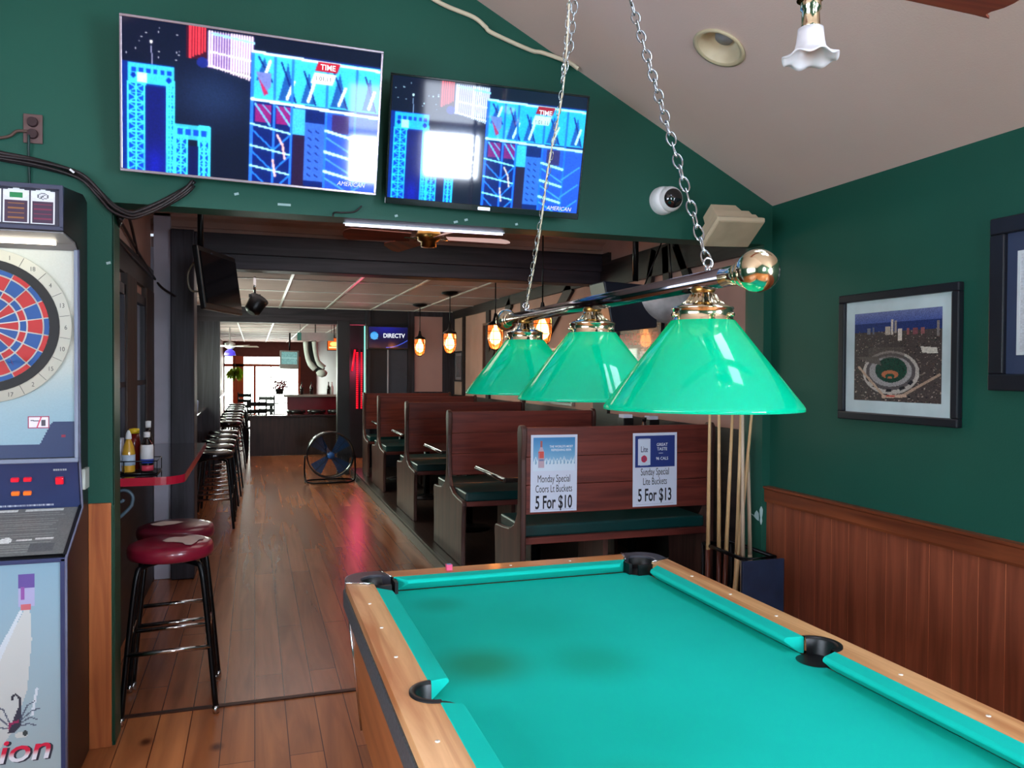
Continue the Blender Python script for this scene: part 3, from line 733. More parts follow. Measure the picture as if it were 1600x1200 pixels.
    for y in (1.512, 2.733):
        bm = NB(); tube(bm, [(0, y, ZB+.018), (0, y, ZB+.03)], .007, 12); tube(bm, [(.011*math.cos(u), y, ZB+.038+.011*math.sin(u)) for u in [2*PI*k/14 for k in range(14)]], .0026, 7, closed=True); O('hanging_ring', bm, CHROME)
    bm = NB(); lathe(bm, [(.055, roof(0)-.0), (.05, roof(0)-.03), (.012, roof(0)-.045), (.012, roof(0)-.06)], (0, 2.27, 0), 24, cap=True); O('ceiling_canopy', bm, BRASSD)
pool_lamp()

# ------------------------------------------------------------------ televisions
C_CY = (90, 225, 250); C_BL = (20, 90, 235); C_DK = (14, 16, 44)
def tv_canvas(v):
    c = Canvas(300, 170, C_DK)
    blue = (16, 60, 225) if v else (24, 74, 200); cy = (50, 190, 255) if v else (70, 214, 240)
    c.glow(.34, .45, .16, .2, (34, 52, 96), .8)
    for i in range(14): c.ell(.01+.23*random.random(), .04+.20*random.random(), .0028, .0045, (235, 235, 255))
    c.ell(.105, .14, .006, .011, (255, 250, 255))
    c.line(.105, .17, .11, .29, .006, (190, 190, 230))
    # red drapes and white slats
    c.rect(.235, .0, .31, .21, (60, 14, 40))
    for k in range(6): c.rect(.245+.011*k, .0, .252+.011*k, .21-.01*k, (226, 60, 78))
    c.rect(.315, .02, .49, .26, (110, 84, 150))
    for k in range(17): c.rect(.318+.0102*k, .01, .3235+.0102*k, .25+.004*k, (250, 224, 236))
    c.line(.30, .24, .49, .29, .012, (255, 232, 240)); c.ell(.295, .23, .022, .035, (30, 40, 130)); c.line(.32, .15, .49, .18, .01, (255, 255, 255)); c.line(.33, .03, .49, .055, .015, (150, 216, 240))
    # two lattice towers
    def lattice(x0, y0, x1, y1, n):
        c.rect(x0, y0, x1, y1, (12, 70, 215), .75)
        for k in range(n):
            a = y0+(y1-y0)*k/n; b = y0+(y1-y0)*(k+1)/n
            c.line(x0, a, x1, b, .008, cy); c.line(x1, a, x0, b, .008, cy); c.line(x0, a, x1, a, .01, cy)
        for x in (x0, (x0+x1)/2, x1): c.line(x, y0, x, y1, .013, cy)
    c.rect(0, .28, .19, 1, (10, 70, 225), .5)
    lattice(.02, .42, .082, 1, 9); lattice(.165, .38, .19, 1, 9); c.rect(.02, .29, .19, .42, cy, .85)
    for k in range(6): c.rect(.035+.026*k, .32, .05+.026*k, .345, (14, 60, 190))
    c.ell(.04, .37, .009, .018, (10, 40, 150)); c.ell(.17, .38, .009, .02, (10, 50, 170)); c.rect(.055, .35, .09, .41, (190, 255, 255)); 
    c.rect(.085, .43, .16, 1, (18, 22, 110)); c.glow(.12, .95, .04, .12, (24, 30, 190), .6)
    lattice(.195, .68, .24, 1, 5); lattice(.285, .66, .325, 1, 4); c.rect(.195, .66, .325, .76, cy, .8)
    for k in range(4): c.rect(.205+.03*k, .69, .222+.03*k, .73, (20, 70, 200))
    c.rect(.242, .80, .284, 1, (14, 18, 80))
    # scaffold on the right
    c.rect(.485, .10, 1, 1, (14, 30, 110)); c.rect(.485, .11, 1, .43, cy, .86)
    for (x0, x1, y0, y1) in ((.50, .565, .14, .30), (.59, .66, .16, .42), (.68, .74, .2, .42), (.80, .87, .18, .42), (.93, .99, .18, .42)):
        c.poly([(x0, y1), ((x0+x1)/2, y0), (x1, y1)], (24, 70, 150), .85); c.line(x0+.01, y0, x1, y1, .012, (16, 40, 120))
        c.line((x0+x1)/2, y1-.02, x1-.01, y1-.14, .022, (220, 246, 255))
    for y in (.24,): c.poly([(.50, .24), (.56, .24), (.56, .33), (.53, .40)], (120, 130, 190))
    c.poly([(.51, .28), (.55, .38), (.535, .40)], (190, 40, 90))
    c.rect(.50, .46, .562, .58, (140, 30, 120)); c.rect(.585, .46, .64, .58, (140, 30, 120)); c.rect(.645, .46, .70, .64, (70, 180, 230))
    for x in (.50, .585): c.line(x, .46, x+.06, .60, .014, (110, 190, 240)); c.line(x+.03, .46, x+.062, .52, .01, (110, 190, 240))
    c.rect(.655, .64, .70, 1, (40, 20, 60)); c.rect(.70, .55, .78, .96, (58, 108, 200))
    for k in range(7):
        for x in (.715, .745): c.line(x, .60+.052*k, x+.012, .615+.052*k, .008, (20, 40, 110))
    c.rect(.79, .46, 1, 1, (40, 84, 190)); c.rect(.81, .47, .88, .6, (60, 40, 110))
    for x in (.487, .575, .645, .785, .905): c.line(x, .12, x, 1, .02, (34, 110, 240) if v else (44, 120, 225))
    for y in (.62, .77, .91):
        c.line(.485, y-.02, .64, y+.02, .014, (170, 236, 255)); c.line(.785, y-.03, .90, y+.01, .02, (190, 236, 255))
        c.line(.49, y+.02, .57, y+.14, .012, (40, 130, 230)); c.line(.64, y+.03, .58, y+.14, .012, (40, 130, 230)); c.line(.79, y+.02, .90, y+.12, .012, (80, 160, 240))
        c.line(.90, y+.1, .99, y-.02, .012, (70, 150, 240))
    c.line(.485, .11, 1, .13, .018, (215, 250, 255)); c.line(.485, .43, 1, .46, .02, (215, 250, 255))
    # climber
    for a in ((.59, .66, .61, .72), (.612, .72, .622, .82), (.575, .84, .585, .95)): c.line(*a, .016, (240, 190, 190))
    # score badge
    c.poly([(.745, .12), (.835, .12), (.822, .185), (.732, .185)], (176, 22, 50)); c.poly([(.73, .195), (.82, .195), (.806, .27), (.716, .27)], (214, 226, 250))
    c.noise(.18)
    # bloom of the bright parts
    g = np.clip(c.a-120, 0, 255); q = c.a.copy(); c.a = g; c.blur(14, .4); c.a = q+c.a*.35; c.blur(1, .3)
    if v: c.a[..., 0] *= .8
    return c
SCREEN = attrmat('lit_screen', emit=1.5, rough=.05, spec=.6, coat=0)
def television(name, label, P, w, h, tilt, yaw, roll, frame, canvas, bez, bot, logo):
    t = thing(name, label, 'television', P)
    # local frame: x right along the wall, y up the screen, z towards the room
    ex = Vector((1, 0, 0)); ez = Vector((0, 0, 1)); n = Vector((0, -1, 0))
    R = Matrix.Rotation(yaw, 3, Vector((0, 0, 1))); ex = R @ ex; n = R @ n
    R = Matrix.Rotation(tilt, 3, ex); ez = R @ ez; n = R @ n
    R = Matrix.Rotation(roll, 3, n); ex = R @ ex; ez = R @ ez
    M = Matrix(((ex.x, ez.x, n.x, 0), (ex.y, ez.y, n.y, 0), (ex.z, ez.z, n.z, 0), (0, 0, 0, 1)))
    def O(nm, bm, m, par=t, bev=0):
        bm.transform(M); return obj(nm, bm, m, par, bev=bev)
    bm = NB(); box(bm, -w/2, w/2, -h/2, h/2, -.03, -.004); box(bm, -w*.36, w*.36, -h*.32, h*.32, -.045, -.029); O('housing', bm, BLACKP, bev=.004)
    bm = NB()
    box(bm, -w/2, w/2, h/2-bez, h/2, -.012, .003); box(bm, -w/2, w/2, -h/2, -h/2+bot, -.012, .004)
    box(bm, -w/2, -w/2+bez, -h/2+bot, h/2-bez, -.012, .003); box(bm, w/2-bez, w/2, -h/2+bot, h/2-bez, -.012, .003)
    O('bezel', bm, frame, bev=.002)
    sw, sh = w-2*bez, h-bez-bot
    s = canvas.mesh('screen', SCREEN, sw, sh, t, M @ Matrix.Translation((0, (bot-bez)/2, 0)))
    items = [(text_mesh('TIME', .030, .95, .0001, bold=.0008), M @ Matrix.Translation((-sw/2+.785*sw, sh/2-.152*sh, .0012)), 0),
             (text_mesh('1:01.11', .024, .95, .0001), M @ Matrix.Translation((-sw/2+.768*sw, sh/2-.232*sh, .0012)), 1),
             (text_mesh('AMERICAN', .026, .9, .0001, shear=.25), M @ Matrix.Translation((-sw/2+.90*sw, sh/2-.955*sh, .0012)), 0)]
    for k, it in enumerate(items): join_meshes(['badge_text', 'timer_text', 'caption_text'][k], [(it[0], it[1], 0)], [emis('screen_white_text', (240, 245, 255), 1.1), emis('screen_grey_text', (90, 90, 110), .8)][it[2]], s)
    bm = NB(); box(bm, -.2, .2, -.12, .12, -.055, -.045); O('wall_plate', bm, BLACKM)
    bm = NB(); tube(bm, [M.inverted() @ Vector((x, YW-P[1]-.015, .05)) for x in (-.12, .12)], .012, 8)
    for x in (-.12, .12): tube(bm, [M.inverted() @ Vector((x, YW-P[1]-.015, .05)), (x, .0, -.06)], .01, 8)
    O('wall_bracket', bm, BLACKM)
    if logo:
        bm = NB(); box(bm, -.028, .028, -h/2+.006, -h/2+.020, .003, .0048); O('brand_badge', bm, mat('silver_badge', (200, 200, 205), rough=.3, metal=.8))
    return t
SILVER = mat('silver_bezel', (176, 164, 176), rough=.25, metal=.7, var=.05)
television('television', 'silver-framed flat television on the green wall, left of two', (-.944, 3.40, 2.627), 1.010, .589, .196, -.054, -.035, SILVER, tv_canvas(0), .0095, .0105, False)
television('television', 'black-framed flat television on the green wall, right of two with window glare', (.051, 3.41, 2.561), .893, .551, .205, -.125, -.04, mat('gloss_black', (14, 14, 18), rough=.1, coat=.5), tv_canvas(1), .0095, .028, True)

# ------------------------------------------------------------------ electronic dart machine
def dart_machine():
    X0, X1 = -2.215, -1.59; XC = (X0+X1)/2
    NAVY = mat('navy_panel', (38, 52, 92), rough=.4, var=.1)
    BODY = mat('machine_black', (15, 16, 20), rough=.4, var=.3)
    S = (XC, 3.38, 0)
    t = thing('dart_machine', 'tall electronic dart machine with red and blue target beside the green post', 'dart machine', S)
    def O(name, bm, m, par=t, **k): return obj(name, bm, m, par, shift=S, **k)
    prof = [(3.575, 0), (3.575, 2.24), (3.50, 2.255), (3.165, 2.212), (3.155, 2.05), (3.36, 2.043), (3.405, 2.02), (3.405, 1.22), (3.42, 1.21), (3.47, 1.02), (3.19, .885), (3.18, .875), (3.18, .03), (3.575, .0)]
    bm = NB(); prism(bm, prof[:-1]+[(3.20, 0)], 'YZ', X0, X1); O('cabinet', bm, BODY, bev=.004)
    # header display
    c = Canvas(120, 44, (44, 46, 62)); 
    for k in range(7):
        x0 = .02+k*.138; x1 = x0+.128
        c.rect(x0, .06, x1, .93, (206, 210, 214)); c.ell((x0+x1)/2, .16, .064, .13, (214, 220, 222))
        c.rect(x0+.008, .34, x1-.008, .90, (62, 44, 66))
        for j in range(4): c.rect(x0+.02, .40+.125*j, x1-.02, .44+.125*j, (150, 100, 50) if k % 2 else (122, 40, 70), .8)
        if k < 6: c.rect(x0+.028, .13, x1-.028, .27, (24, 124, 72) if k > 2 else (90, 190, 210))
    c.ell(.912, .2, .03, .085, (90, 96, 104)); c.ell(.912, .2, .022, .062, (206, 210, 214)); c.line(.895, .26, .93, .14, .02, (90, 96, 104))
    M = basis((XC, 3.155, 2.138), (1, 0, 0), (0, .06, 1)); M.translation = Vector((0, 3.1585-3.38, 2.131))
    h = c.mesh('score_display', attrmat('machine_print', rough=.35), .60, .135, t, M)
    bm = NB(); [box(bm, a, b, 3.146, 3.17, e, f) for a, b, e, f in ((X0, X1, 2.052, 2.066), (X0, X1, 2.196, 2.212), (X0, X0+.012, 2.06, 2.2), (X1-.012, X1, 2.06, 2.2))]; O('header_frame', bm, mat('slate_trim', (58, 62, 84), rough=.4), bev=.002)
    bm = NB(); prism(bm, [(3.165, 2.05), (3.36, 2.043), (3.40, 2.02), (3.395, 2.015), (3.35, 2.036), (3.165, 2.045)], 'YZ', X0+.01, X1-.003); O('header_underside', bm, mat('grey_brushed', (130, 128, 130), rough=.4, metal=.3))
    bm = NB(); box(bm, X0+.06, X1-.06, 3.30, 3.33, 2.025, 2.042); O('board_light', bm, emis('board_lamp', (255, 244, 222), 6))
    # board face: header lamp's cream glow painted into the blue print, navy corner
    c = Canvas(124, 160, (150, 190, 206)); 
    c.poly([(0, 1), (0, .935), (.80, .935), (.87, .83), (1, .83), (1, 1)], (46, 64, 106))
    for j in range(160):
        q = min(1, max(0, (j/160-.42)/.38)); q = q*q*(3-2*q); c.a[j] = np.array((212, 216, 206))*(1-q)+np.array((146, 186, 204))*q
    c.glow(.5, .40, .62, .36, (216, 218, 202), .75)
    c.poly([(0, 1), (0, .935), (.80, .935), (.87, .83), (1, .83), (1, 1)], (46, 64, 106))
    c.ell(.93, .90, .014, .006, (150, 40, 70)); c.noise(.02)
    M = basis((0, 3.403-3.38, 1.63), (1, 0, 0), (0, 0, 1))
    face = c.mesh('board_face', attrmat('machine_print'), .60, .81, t, M, .72)
    bm = NB(); [box(bm, a, b, 3.388, 3.41, e, f) for a, b, e, f in ((X1-.014, X1, 1.22, 2.02), (X0, X0+.014, 1.22, 2.02), (X0, X1, 1.205, 1.222))]; O('face_trim', bm, mat('pale_edge_trim', (120, 130, 150), rough=.4), bev=.004)
    # sticker
    c = Canvas(40, 26, (222, 216, 226)); c.rect(0, 0, 1, .07, (150, 50, 80)); c.rect(0, .93, 1, 1, (150, 50, 80)); c.rect(0, 0, .05, 1, (150, 50, 80)); c.rect(.95, 0, 1, 1, (150, 50, 80))
    c.line(.15, .35, .5, .4, .08, (60, 60, 70)); c.rect(.62, .3, .82, .8, (70, 66, 76)); c.line(.42, .95, .62, .08, .1, (200, 60, 90))
    M = basis((-1.727-XC, 3.402-3.38, 1.36), (1, 0, 0), (0, 0, 1)); c.mesh('warning_sticker', attrmat('machine_print'), .072, .046, t, M)
    # dartboard
    BX, BZ, BY = -1.8995, 1.723, 3.40; k = .2185
    GREY = mat('board_spider', (206, 206, 196), rough=.4); REDS = mat('segment_red', (176, 36, 36), rough=.5, var=.1); BLUS = mat('segment_blue', (26, 76, 140), rough=.5, var=.1)
    def disc(bm, r0, r1, a0, a1, y0, y1, mi=0, n=6):
        P = [(BX+r1*math.sin(a0+(a1-a0)*i/n), BZ+r1*math.cos(a0+(a1-a0)*i/n)) for i in range(n+1)]+[(BX+r0*math.sin(a1-(a1-a0)*i/n), BZ+r0*math.cos(a1-(a1-a0)*i/n)) for i in range(n+1)]
        prism(bm, P, 'XZ', y0, y1, mi)
    bm = NB(); lathe(bm, [(.0005, BY-.012), (.2875, BY-.012), (.2885, BY-.008), (.2885, BY+.003)], (BX, 0, BZ), 64, 'Y')
    ring = O('number_ring', bm, mat('cream_number_ring', (196, 196, 182), rough=.45, var=.03))
    bm = NB(); disc(bm, .2155, .2485, 0, 2*PI-.0001, BY-.02, BY-.010, n=64); O('black_surround', bm, mat('dull_black', (26, 26, 26), rough=.6))
    bm = NB(); lathe(bm, [(.0005, BY-.016), (.2185, BY-.016), (.2185, BY-.01)], (BX, 0, BZ), 64, 'Y'); O('spider', bm, GREY)
    order = [20, 1, 18, 4, 13, 6, 10, 15, 2, 17, 3, 19, 7, 16, 8, 11, 14, 9, 12, 5]
    bmr, bmb = NB(), NB()
    for i in range(20):
        a = 2*PI*i/20; s = .0022
        single, dbl = (bmb, bmr) if i % 2 == 0 else (bmr, bmb)
        for r0, r1, B in ((.0165, .112, single), (.118, .138, dbl), (.144, .192, single), (.198, .2145, dbl)):
            wi, wo = PI/20-s/max(r0, .0165), PI/20-s/r1; n = 4
            P = [(BX+r1*math.sin(a-wo+2*wo*q/n), BZ+r1*math.cos(a-wo+2*wo*q/n)) for q in range(n+1)]+[(BX+r0*math.sin(a+wi-2*wi*q/n), BZ+r0*math.cos(a+wi-2*wi*q/n)) for q in range(n+1)]
            prism(B, P, 'XZ', BY-.019, BY-.0155)
    lathe(bmr, [(.0005, BY-.020), (.011, BY-.020), (.011, BY-.016)], (BX, 0, BZ), 20, 'Y')
    O('red_segments', bmr, REDS); O('blue_segments', bmb, BLUS)
    items = []
    for i, nme in enumerate(order):
        a = 2*PI*i/20; r = .2685
        items.append((text_mesh(str(nme), .024, .85, .0003), basis((BX+r*math.sin(a)-S[0], BY-.0126-S[1], BZ+r*math.cos(a)-.002), (1, 0, 0), (0, 0, 1)), 0))
    jm = join_meshes('ring_numbers', items, mat('grey_print', (96, 96, 92), rough=.6), ring)
    bm = NB()
    for i in range(20):
        a = 2*PI*(i+.5)/20; d = Vector((math.sin(a), 0, math.cos(a))); cpt = Vector((BX, BY-.0125, BZ))+d*.268
        obox(bm, cpt, (d, (0, 1, 0), d.cross(Vector((0, 1, 0)))), (.018, .0006, .0008))
    obj('ring_lines', bm, MATS['grey_print'], ring, shift=S)
    # control face with buttons
    def ctl(x, s): # point on control face, s 0..1 up
        return Vector((x, 3.47+(3.42-3.47)*s, 1.02+.19*s))
    nrm = Vector((0, -.19, -.05)).normalized(); up = Vector((0, -.05, .19)).normalized()
    bm = NB(); obox(bm, ctl(XC, .5)+nrm*.002, ((1, 0, 0), up, nrm), (.305, .096, .003)); O('control_panel', bm, NAVY)
    bm = NB(); obox(bm, ctl(XC, 1)+nrm*.004+Vector((0, 0, -.002)), ((1, 0, 0), up, nrm), (.305, .003, .004)); O('panel_seam', bm, mat('brass_tinted_edge', (150, 146, 120), rough=.4))
    RB = mat('red_button', (226, 26, 50), rough=.15, coat=.6, emit=(220, 20, 40), estr=.25); OB = mat('orange_button', (236, 116, 40), rough=.15, coat=.6, emit=(230, 100, 20), estr=.25)
    for px_, s, sx, sz, m in ((-1.663, .60, .014, .0145, RB), (-1.771, .645, .014, .008, RB), (-1.813, .645, .014, .008, RB), (-1.885, .645, .014, .008, RB), (-1.775, .36, .014, .008, OB), (-1.815, .36, .014, .008, OB), (-1.885, .36, .014, .008, OB)):
        bm = NB(); obox(bm, ctl(px_, s)+nrm*.009, ((1, 0, 0), up, nrm), (sx, sz, .009)); O('button', bm, m, bev=.004)
    c = Canvas(150, 12, (38, 52, 92))
    for k in range(60): c.rect(.015*k+.01, .2, .015*k+.01+.005+.007*random.random(), .8, (168, 176, 190))
    q = ctl(-1.80, .09)+nrm*.0062; c.mesh('panel_lettering', attrmat('machine_print'), .27, .011, t, basis(q-Vector(S), (1, 0, 0), up))
    c = Canvas(40, 12, (38, 52, 92))
    for k in range(6): c.rect(.05+.155*k, .15, .05+.155*k+.12, .85, (150, 156, 160))
    q = ctl(-1.660, .82)+nrm*.0062; c.mesh('button_caption', attrmat('machine_print'), .05, .011, t, basis(q-Vector(S), (1, 0, 0), up))
    # instruction card on the sloped shelf
    c = Canvas(120, 60, (104, 106, 104)); 
    for k in range(20):
        y = .06+.045*k; c.rect(.03+.02*(k % 3), y, .96-.1*random.random(), y+.012, (134, 136, 132))
    for x in (.48,): c.rect(x, 0, x+.012, 1, (80, 82, 82))
    c.rect(.50, .02, .66, .07, (200, 204, 200)); c.rect(.70, .02, .92, .07, (190, 194, 190)); c.rect(.05, .02, .3, .07, (190, 194, 190))
    c.ell(.66, .68, .035, .06, (214, 216, 212)); c.rect(.72, .66, .80, .70, (200, 200, 196)); c.rect(.82, .65, .92, .69, (200, 200, 196)); c.rect(.80, .76, .93, .93, (86, 88, 90)); c.noise(.12)
    up2 = Vector((0, .28, .135)).normalized(); n2 = Vector((1, 0, 0)).cross(up2)
    c.mesh('instruction_card', attrmat('machine_print'), .60, .29, t, basis(Vector((XC, 3.33, .956))+n2*.004-Vector(S), (1, 0, 0), up2))
    for x in (X1-.007, X0+.007):
        bm = NB(); obox(bm, Vector((x, 3.33, .952))+n2*.004, ((1, 0, 0), up2, n2), (.006, .155, .008)); O('shelf_trim', bm, BODY)
    # lower door print: pale blue, white beam, scorpion and lettering
    c = Canvas(150, 190, (140, 176, 196))
    for j in range(190): c.a[j] = np.array((138, 176, 196))*(1-j/190)+np.array((178, 196, 200))*(j/190)
    U = lambda x: (x-X0-.018)/(.589)   # world x to u
    V = lambda z: (.872-z)/.785
    c.poly([(U(-1.722), V(.71)), (U(-1.705), V(.71)), (U(-1.70), V(.6)), (U(-1.715), V(.42)), (U(-1.76), V(.28)), (U(-1.80), V(.22)), (U(-2.05), V(.2)), (U(-1.95), V(.36)), (U(-1.80), V(.55))], (206, 212, 210))
    c.poly([(U(-1.735), V(.71)), (U(-1.726), V(.71)), (U(-1.80), V(.53)), (U(-1.90), V(.40)), (U(-1.88), V(.42))], (214, 226, 234))
    c.rect(U(-1.742), V(.835), U(-1.690), V(.785), (104, 84, 160)); c.rect(U(-1.742), V(.785), U(-1.690), V(.72), (176, 176, 216)); c.rect(U(-1.735), V(.79), U(-1.72), V(.745), (150, 90, 170))
    c.rect(U(-1.735), V(.728), U(-1.702), V(.708), (206, 110, 120)); c.rect(U(-2.2), V(.86), U(-1.80), V(.815), (28, 40, 60))
    c.line(U(-1.70), V(.33), U(-1.685), V(.42), .012, (222, 232, 240))
    # scorpion
    c.poly([(U(-1.775), V(.275)), (U(-1.742), V(.365)), (U(-1.736), V(.37)), (U(-1.732), V(.33)), (U(-1.735), V(.295)), (U(-1.755), V(.272))], (52, 58, 76))
    pts = [(-1.738, .365), (-1.739, .395), (-1.75, .408), (-1.760, .405), (-1.762, .392)]
    for a, b in zip(pts, pts[1:]): c.line(U(a[0]), V(a[1]), U(b[0]), V(b[1]), .010, (46, 50, 66))
    for (a, b, d, e) in ((-1.735, .32, -1.715, .365), (-1.715, .365, -1.692, .378), (-1.735, .315, -1.70, .345), (-1.70, .345, -1.676, .35), (-1.735, .305, -1.706, .322), (-1.706, .322, -1.685, .312), (-1.735, .295, -1.71, .30), (-1.71, .30, -1.69, .29), (-1.77, .31, -1.79, .36), (-1.79, .36, -1.81, .37), (-1.775, .30, -1.80, .33), (-1.80, .33, -1.825, .33), (-1.778, .29, -1.81, .30)):
        c.line(U(a), V(b), U(d), V(e), .006, (84, 96, 116))
    c.line(U(-1.768), V(.305), U(-1.745), V(.312), .012, (150, 40, 90)); c.line(U(-1.768), V(.305), U(-1.772), V(.29), .01, (150, 40, 90))
    c.ell(U(-1.733), V(.262), .035, .014, (210, 216, 212)); c.ell(U(-1.722), V(.267), .014, .013, (60, 70, 72))
    door = c.mesh('lower_door', attrmat('machine_print'), .589, .785, t, basis((0, 3.1785-3.38, .4795), (1, 0, 0), (0, 0, 1)), .74)
    items = [(text_mesh('Scorpion', .118, 1.12, .0004, 'RIGHT', bold=.0022, shear=.22), basis((-1.640-S[0]+.003, 3.1775-S[1], .205-.003), (1, 0, 0), (0, 0, 1)), 1),
             (text_mesh('Scorpion', .118, 1.12, .0004, 'RIGHT', bold=.0012, shear=.22), basis((-1.643-S[0], 3.1765-S[1], .205), (1, 0, 0), (0, 0, 1)), 0)]
    REDW = mat('red_lettering', (206, 30, 66), rough=.4)
    nt = REDW.node_tree; b = nt.nodes['Principled BSDF']; tc = nt.nodes.new('ShaderNodeTexCoord'); sp = nt.nodes.new('ShaderNodeSeparateXYZ'); rr = nt.nodes.new('ShaderNodeValToRGB')
    nt.links.new(tc.outputs['Generated'], sp.inputs[0]); nt.links.new(sp.outputs[2], rr.inputs[0]); nt.links.new(rr.outputs[0], b.inputs['Base Color'])
    e = rr.color_ramp.elements; e[0].position = .42; e[0].color = lin((222, 222, 230)); e[1].position = .58; e[1].color = lin((206, 30, 66))
    join_meshes('lettering', items, [REDW, mat('shadow_lettering', (46, 46, 60), rough=.5)], door)
    bm = NB(); [box(bm, a, b, 3.168, 3.182, e, f) for a, b, e, f in ((X1-.018, X1, .03, .885), (X0, X0+.018, .03, .885), (X0, X1, .872, .887), (X0, X1, .03, .088))]; O('door_frame', bm, mat('navy_edge', (46, 56, 92), rough=.3), bev=.003)
    bm = NB(); tube(bm, [(X1+.001, 3.17, .03), (X1+.001, 3.17, .885), (X1+.001, 3.455, 1.02), (X1+.001, 3.405, 1.22), (X1+.001, 3.395, 2.02)], .005, 6); O('edge_moulding', bm, mat('grey_t_moulding', (92, 94, 116), rough=.4))
    # small tag on its side near the post
    bm = NB(); box(bm, X1, X1+.012, 3.45, 3.53, 1.09, 1.17); O('side_latch', bm, mat('pale_tag', (176, 184, 176), rough=.5))
    return t
dart_machine()
bm = NB(); cpt = Vector((-1.823, 3.39, 1.588))
tube(bm, [(-1.823, 3.389, 1.588), (-1.80, 3.33, 1.59)], .0035, 8)
for a in range(4):
    u = Vector((math.cos(a*PI/2+.4)*.9, .2, math.sin(a*PI/2+.4))); p = Vector((-1.80, 3.33, 1.59)); d = Vector((.023, -.06, .002)).normalized(); q = [bm.verts.new(v) for v in (p, p+u*.014, p+u*.016+d*.03, p+d*.035)]; bm.faces.new(q)
tag(obj('dart', bm, mat('blue_flight', (20, 110, 190), rough=.3), shift=(-1.823, 3.38, 1.588), loc=(-1.823, 3.38, 1.588)), 'blue dart stuck in the lower part of the dartboard', 'dart')

# ------------------------------------------------------------------ pictures on the right wall
def picture(label, y, z, w, h, fr, matw, inner, fcol, mcol, canvas, liner=None):
    t = thing('framed_picture', label, 'picture', (XR, y, z))
    def R(bm, w, h, e, x0, x1):
        box(bm, x0, x1, -w/2, w/2, h/2-e, h/2); box(bm, x0, x1, -w/2, w/2, -h/2, -h/2+e)
        box(bm, x0, x1, -w/2, -w/2+e, -h/2+e, h/2-e); box(bm, x0, x1, w/2-e, w/2, -h/2+e, h/2-e)
    bm = NB(); R(bm, w, h, fr, -.030, -.001); obj('frame', bm, fcol, t, bev=.005)
    bm = NB(); box(bm, -.012, -.004, -w/2+fr, w/2-fr, -h/2+fr, h/2-fr); obj('mat_board', bm, mcol, t)
    mx_, my_ = matw if isinstance(matw, tuple) else (matw, matw); iw, ih = w-2*fr-2*mx_, h-2*fr-2*my_
    if liner:
        bm = NB(); R(bm, iw+.012, ih+.012, .012, -.0145, -.012); obj('inner_frame', bm, liner, t)
    canvas.mesh('print', attrmat('photo_print', rough=.25, coat=.5), iw, ih, t, basis((-.0135, 0, 0), (0, -1, 0), (0, 0, 1)))
    bm = NB(); box(bm, -.018, -.0165, -w/2+fr, w/2-fr, -h/2+fr, h/2-fr)
    return t
c = Canvas(150, 130, (70, 62, 60))
for j in range(130):
    v = j/130
    if v < .12: c.a[j] = np.array((104, 114, 156))*(1-v/.12)+np.array((70, 86, 146))*(v/.12)
    elif v < .22: c.a[j] = (36, 52, 104)
for k in range(1500):
    v = .21+.79*random.random()**1.1; u = random.random(); g = random.choice([(132, 116, 108), (96, 84, 80), (48, 44, 50), (160, 148, 138), (60, 66, 54), (34, 34, 40), (88, 66, 58)])
    s = .004+.012*v*random.random(); c.rect(u, v, u+s*1.3, v+s*.9, g)
for (u, v0, v1, w_, col) in ((.46, .09, .26, .025, (190, 180, 170)), (.50, .11, .25, .03, (150, 140, 136)), (.41, .17, .26, .055, (176, 164, 150)), (.55, .20, .33, .045, (206, 196, 184)), (.64, .2, .27, .03, (140, 84, 84)), (.72, .2, .27, .05, (120, 70, 76)), (.80, .2, .27, .04, (136, 84, 84)), (.18, .18, .25, .04, (110, 112, 124)), (.24, .17, .25, .02, (96, 100, 116)), (.96, .14, .3, .03, (120, 112, 108))):
    c.rect(u-w_/2, v0, u+w_/2, v1, col)
c.poly([(.78, .40), (.95, .42), (.96, .48), (.80, .47)], (196, 188, 176))
c.ell(.44, .68, .33, .24, (176, 168, 160)); c.ell(.44, .67, .29, .205, (84, 78, 80)); c.ell(.44, .665, .25, .17, (150, 146, 146)); c.ell(.45, .65, .185, .14, (24, 62, 50))
c.poly([(.02, .5), (.30, .5), (.34, .60), (.16, .56)], (92, 84, 80)); c.rect(.18, .40, .60, .525, (92, 82, 78), .6)
c.ell(.44, .70, .10, .045, (176, 106, 74)); c.ell(.44, .72, .055, .03, (30, 72, 56)); c.ell(.44, .735, .03, .012, (176, 106, 74))
for a in (.5, .95, 1.5, 2.1, 2.6): c.poly([(.44+.27*math.cos(a), .67+.19*math.sin(a)), (.44+.31*math.cos(a), .67+.225*math.sin(a)), (.44+.31*math.cos(a+.22), .67+.225*math.sin(a+.22)), (.44+.27*math.cos(a+.22), .67+.19*math.sin(a+.22))], (34, 34, 40))
c.line(.06, .62, .38, .95, .03, (176, 150, 130)); c.line(.98, .70, .60, .92, .03, (166, 140, 122)); c.line(.36, .95, .62, .93, .035, (190, 160, 140)); c.rect(.40, .93, .5, .95, (190, 80, 70))
c.noise(.25)
picture('black-framed aerial photograph of a baseball stadium above the wainscot', 2.72, 1.638, .668, .576, .036, .055, 0, mat('frame_black', (24, 26, 34), rough=.35), mat('pale_mat_board', (188, 204, 206), rough=.8), c)
c = Canvas(60, 80, (196, 200, 206)); c.rect(.12, .16, 1, .80, (86, 88, 110)); c.rect(.2, .2, .9, .6, (70, 76, 112)); c.rect(.12, .84, .5, .88, (120, 124, 130)); c.noise(.1)
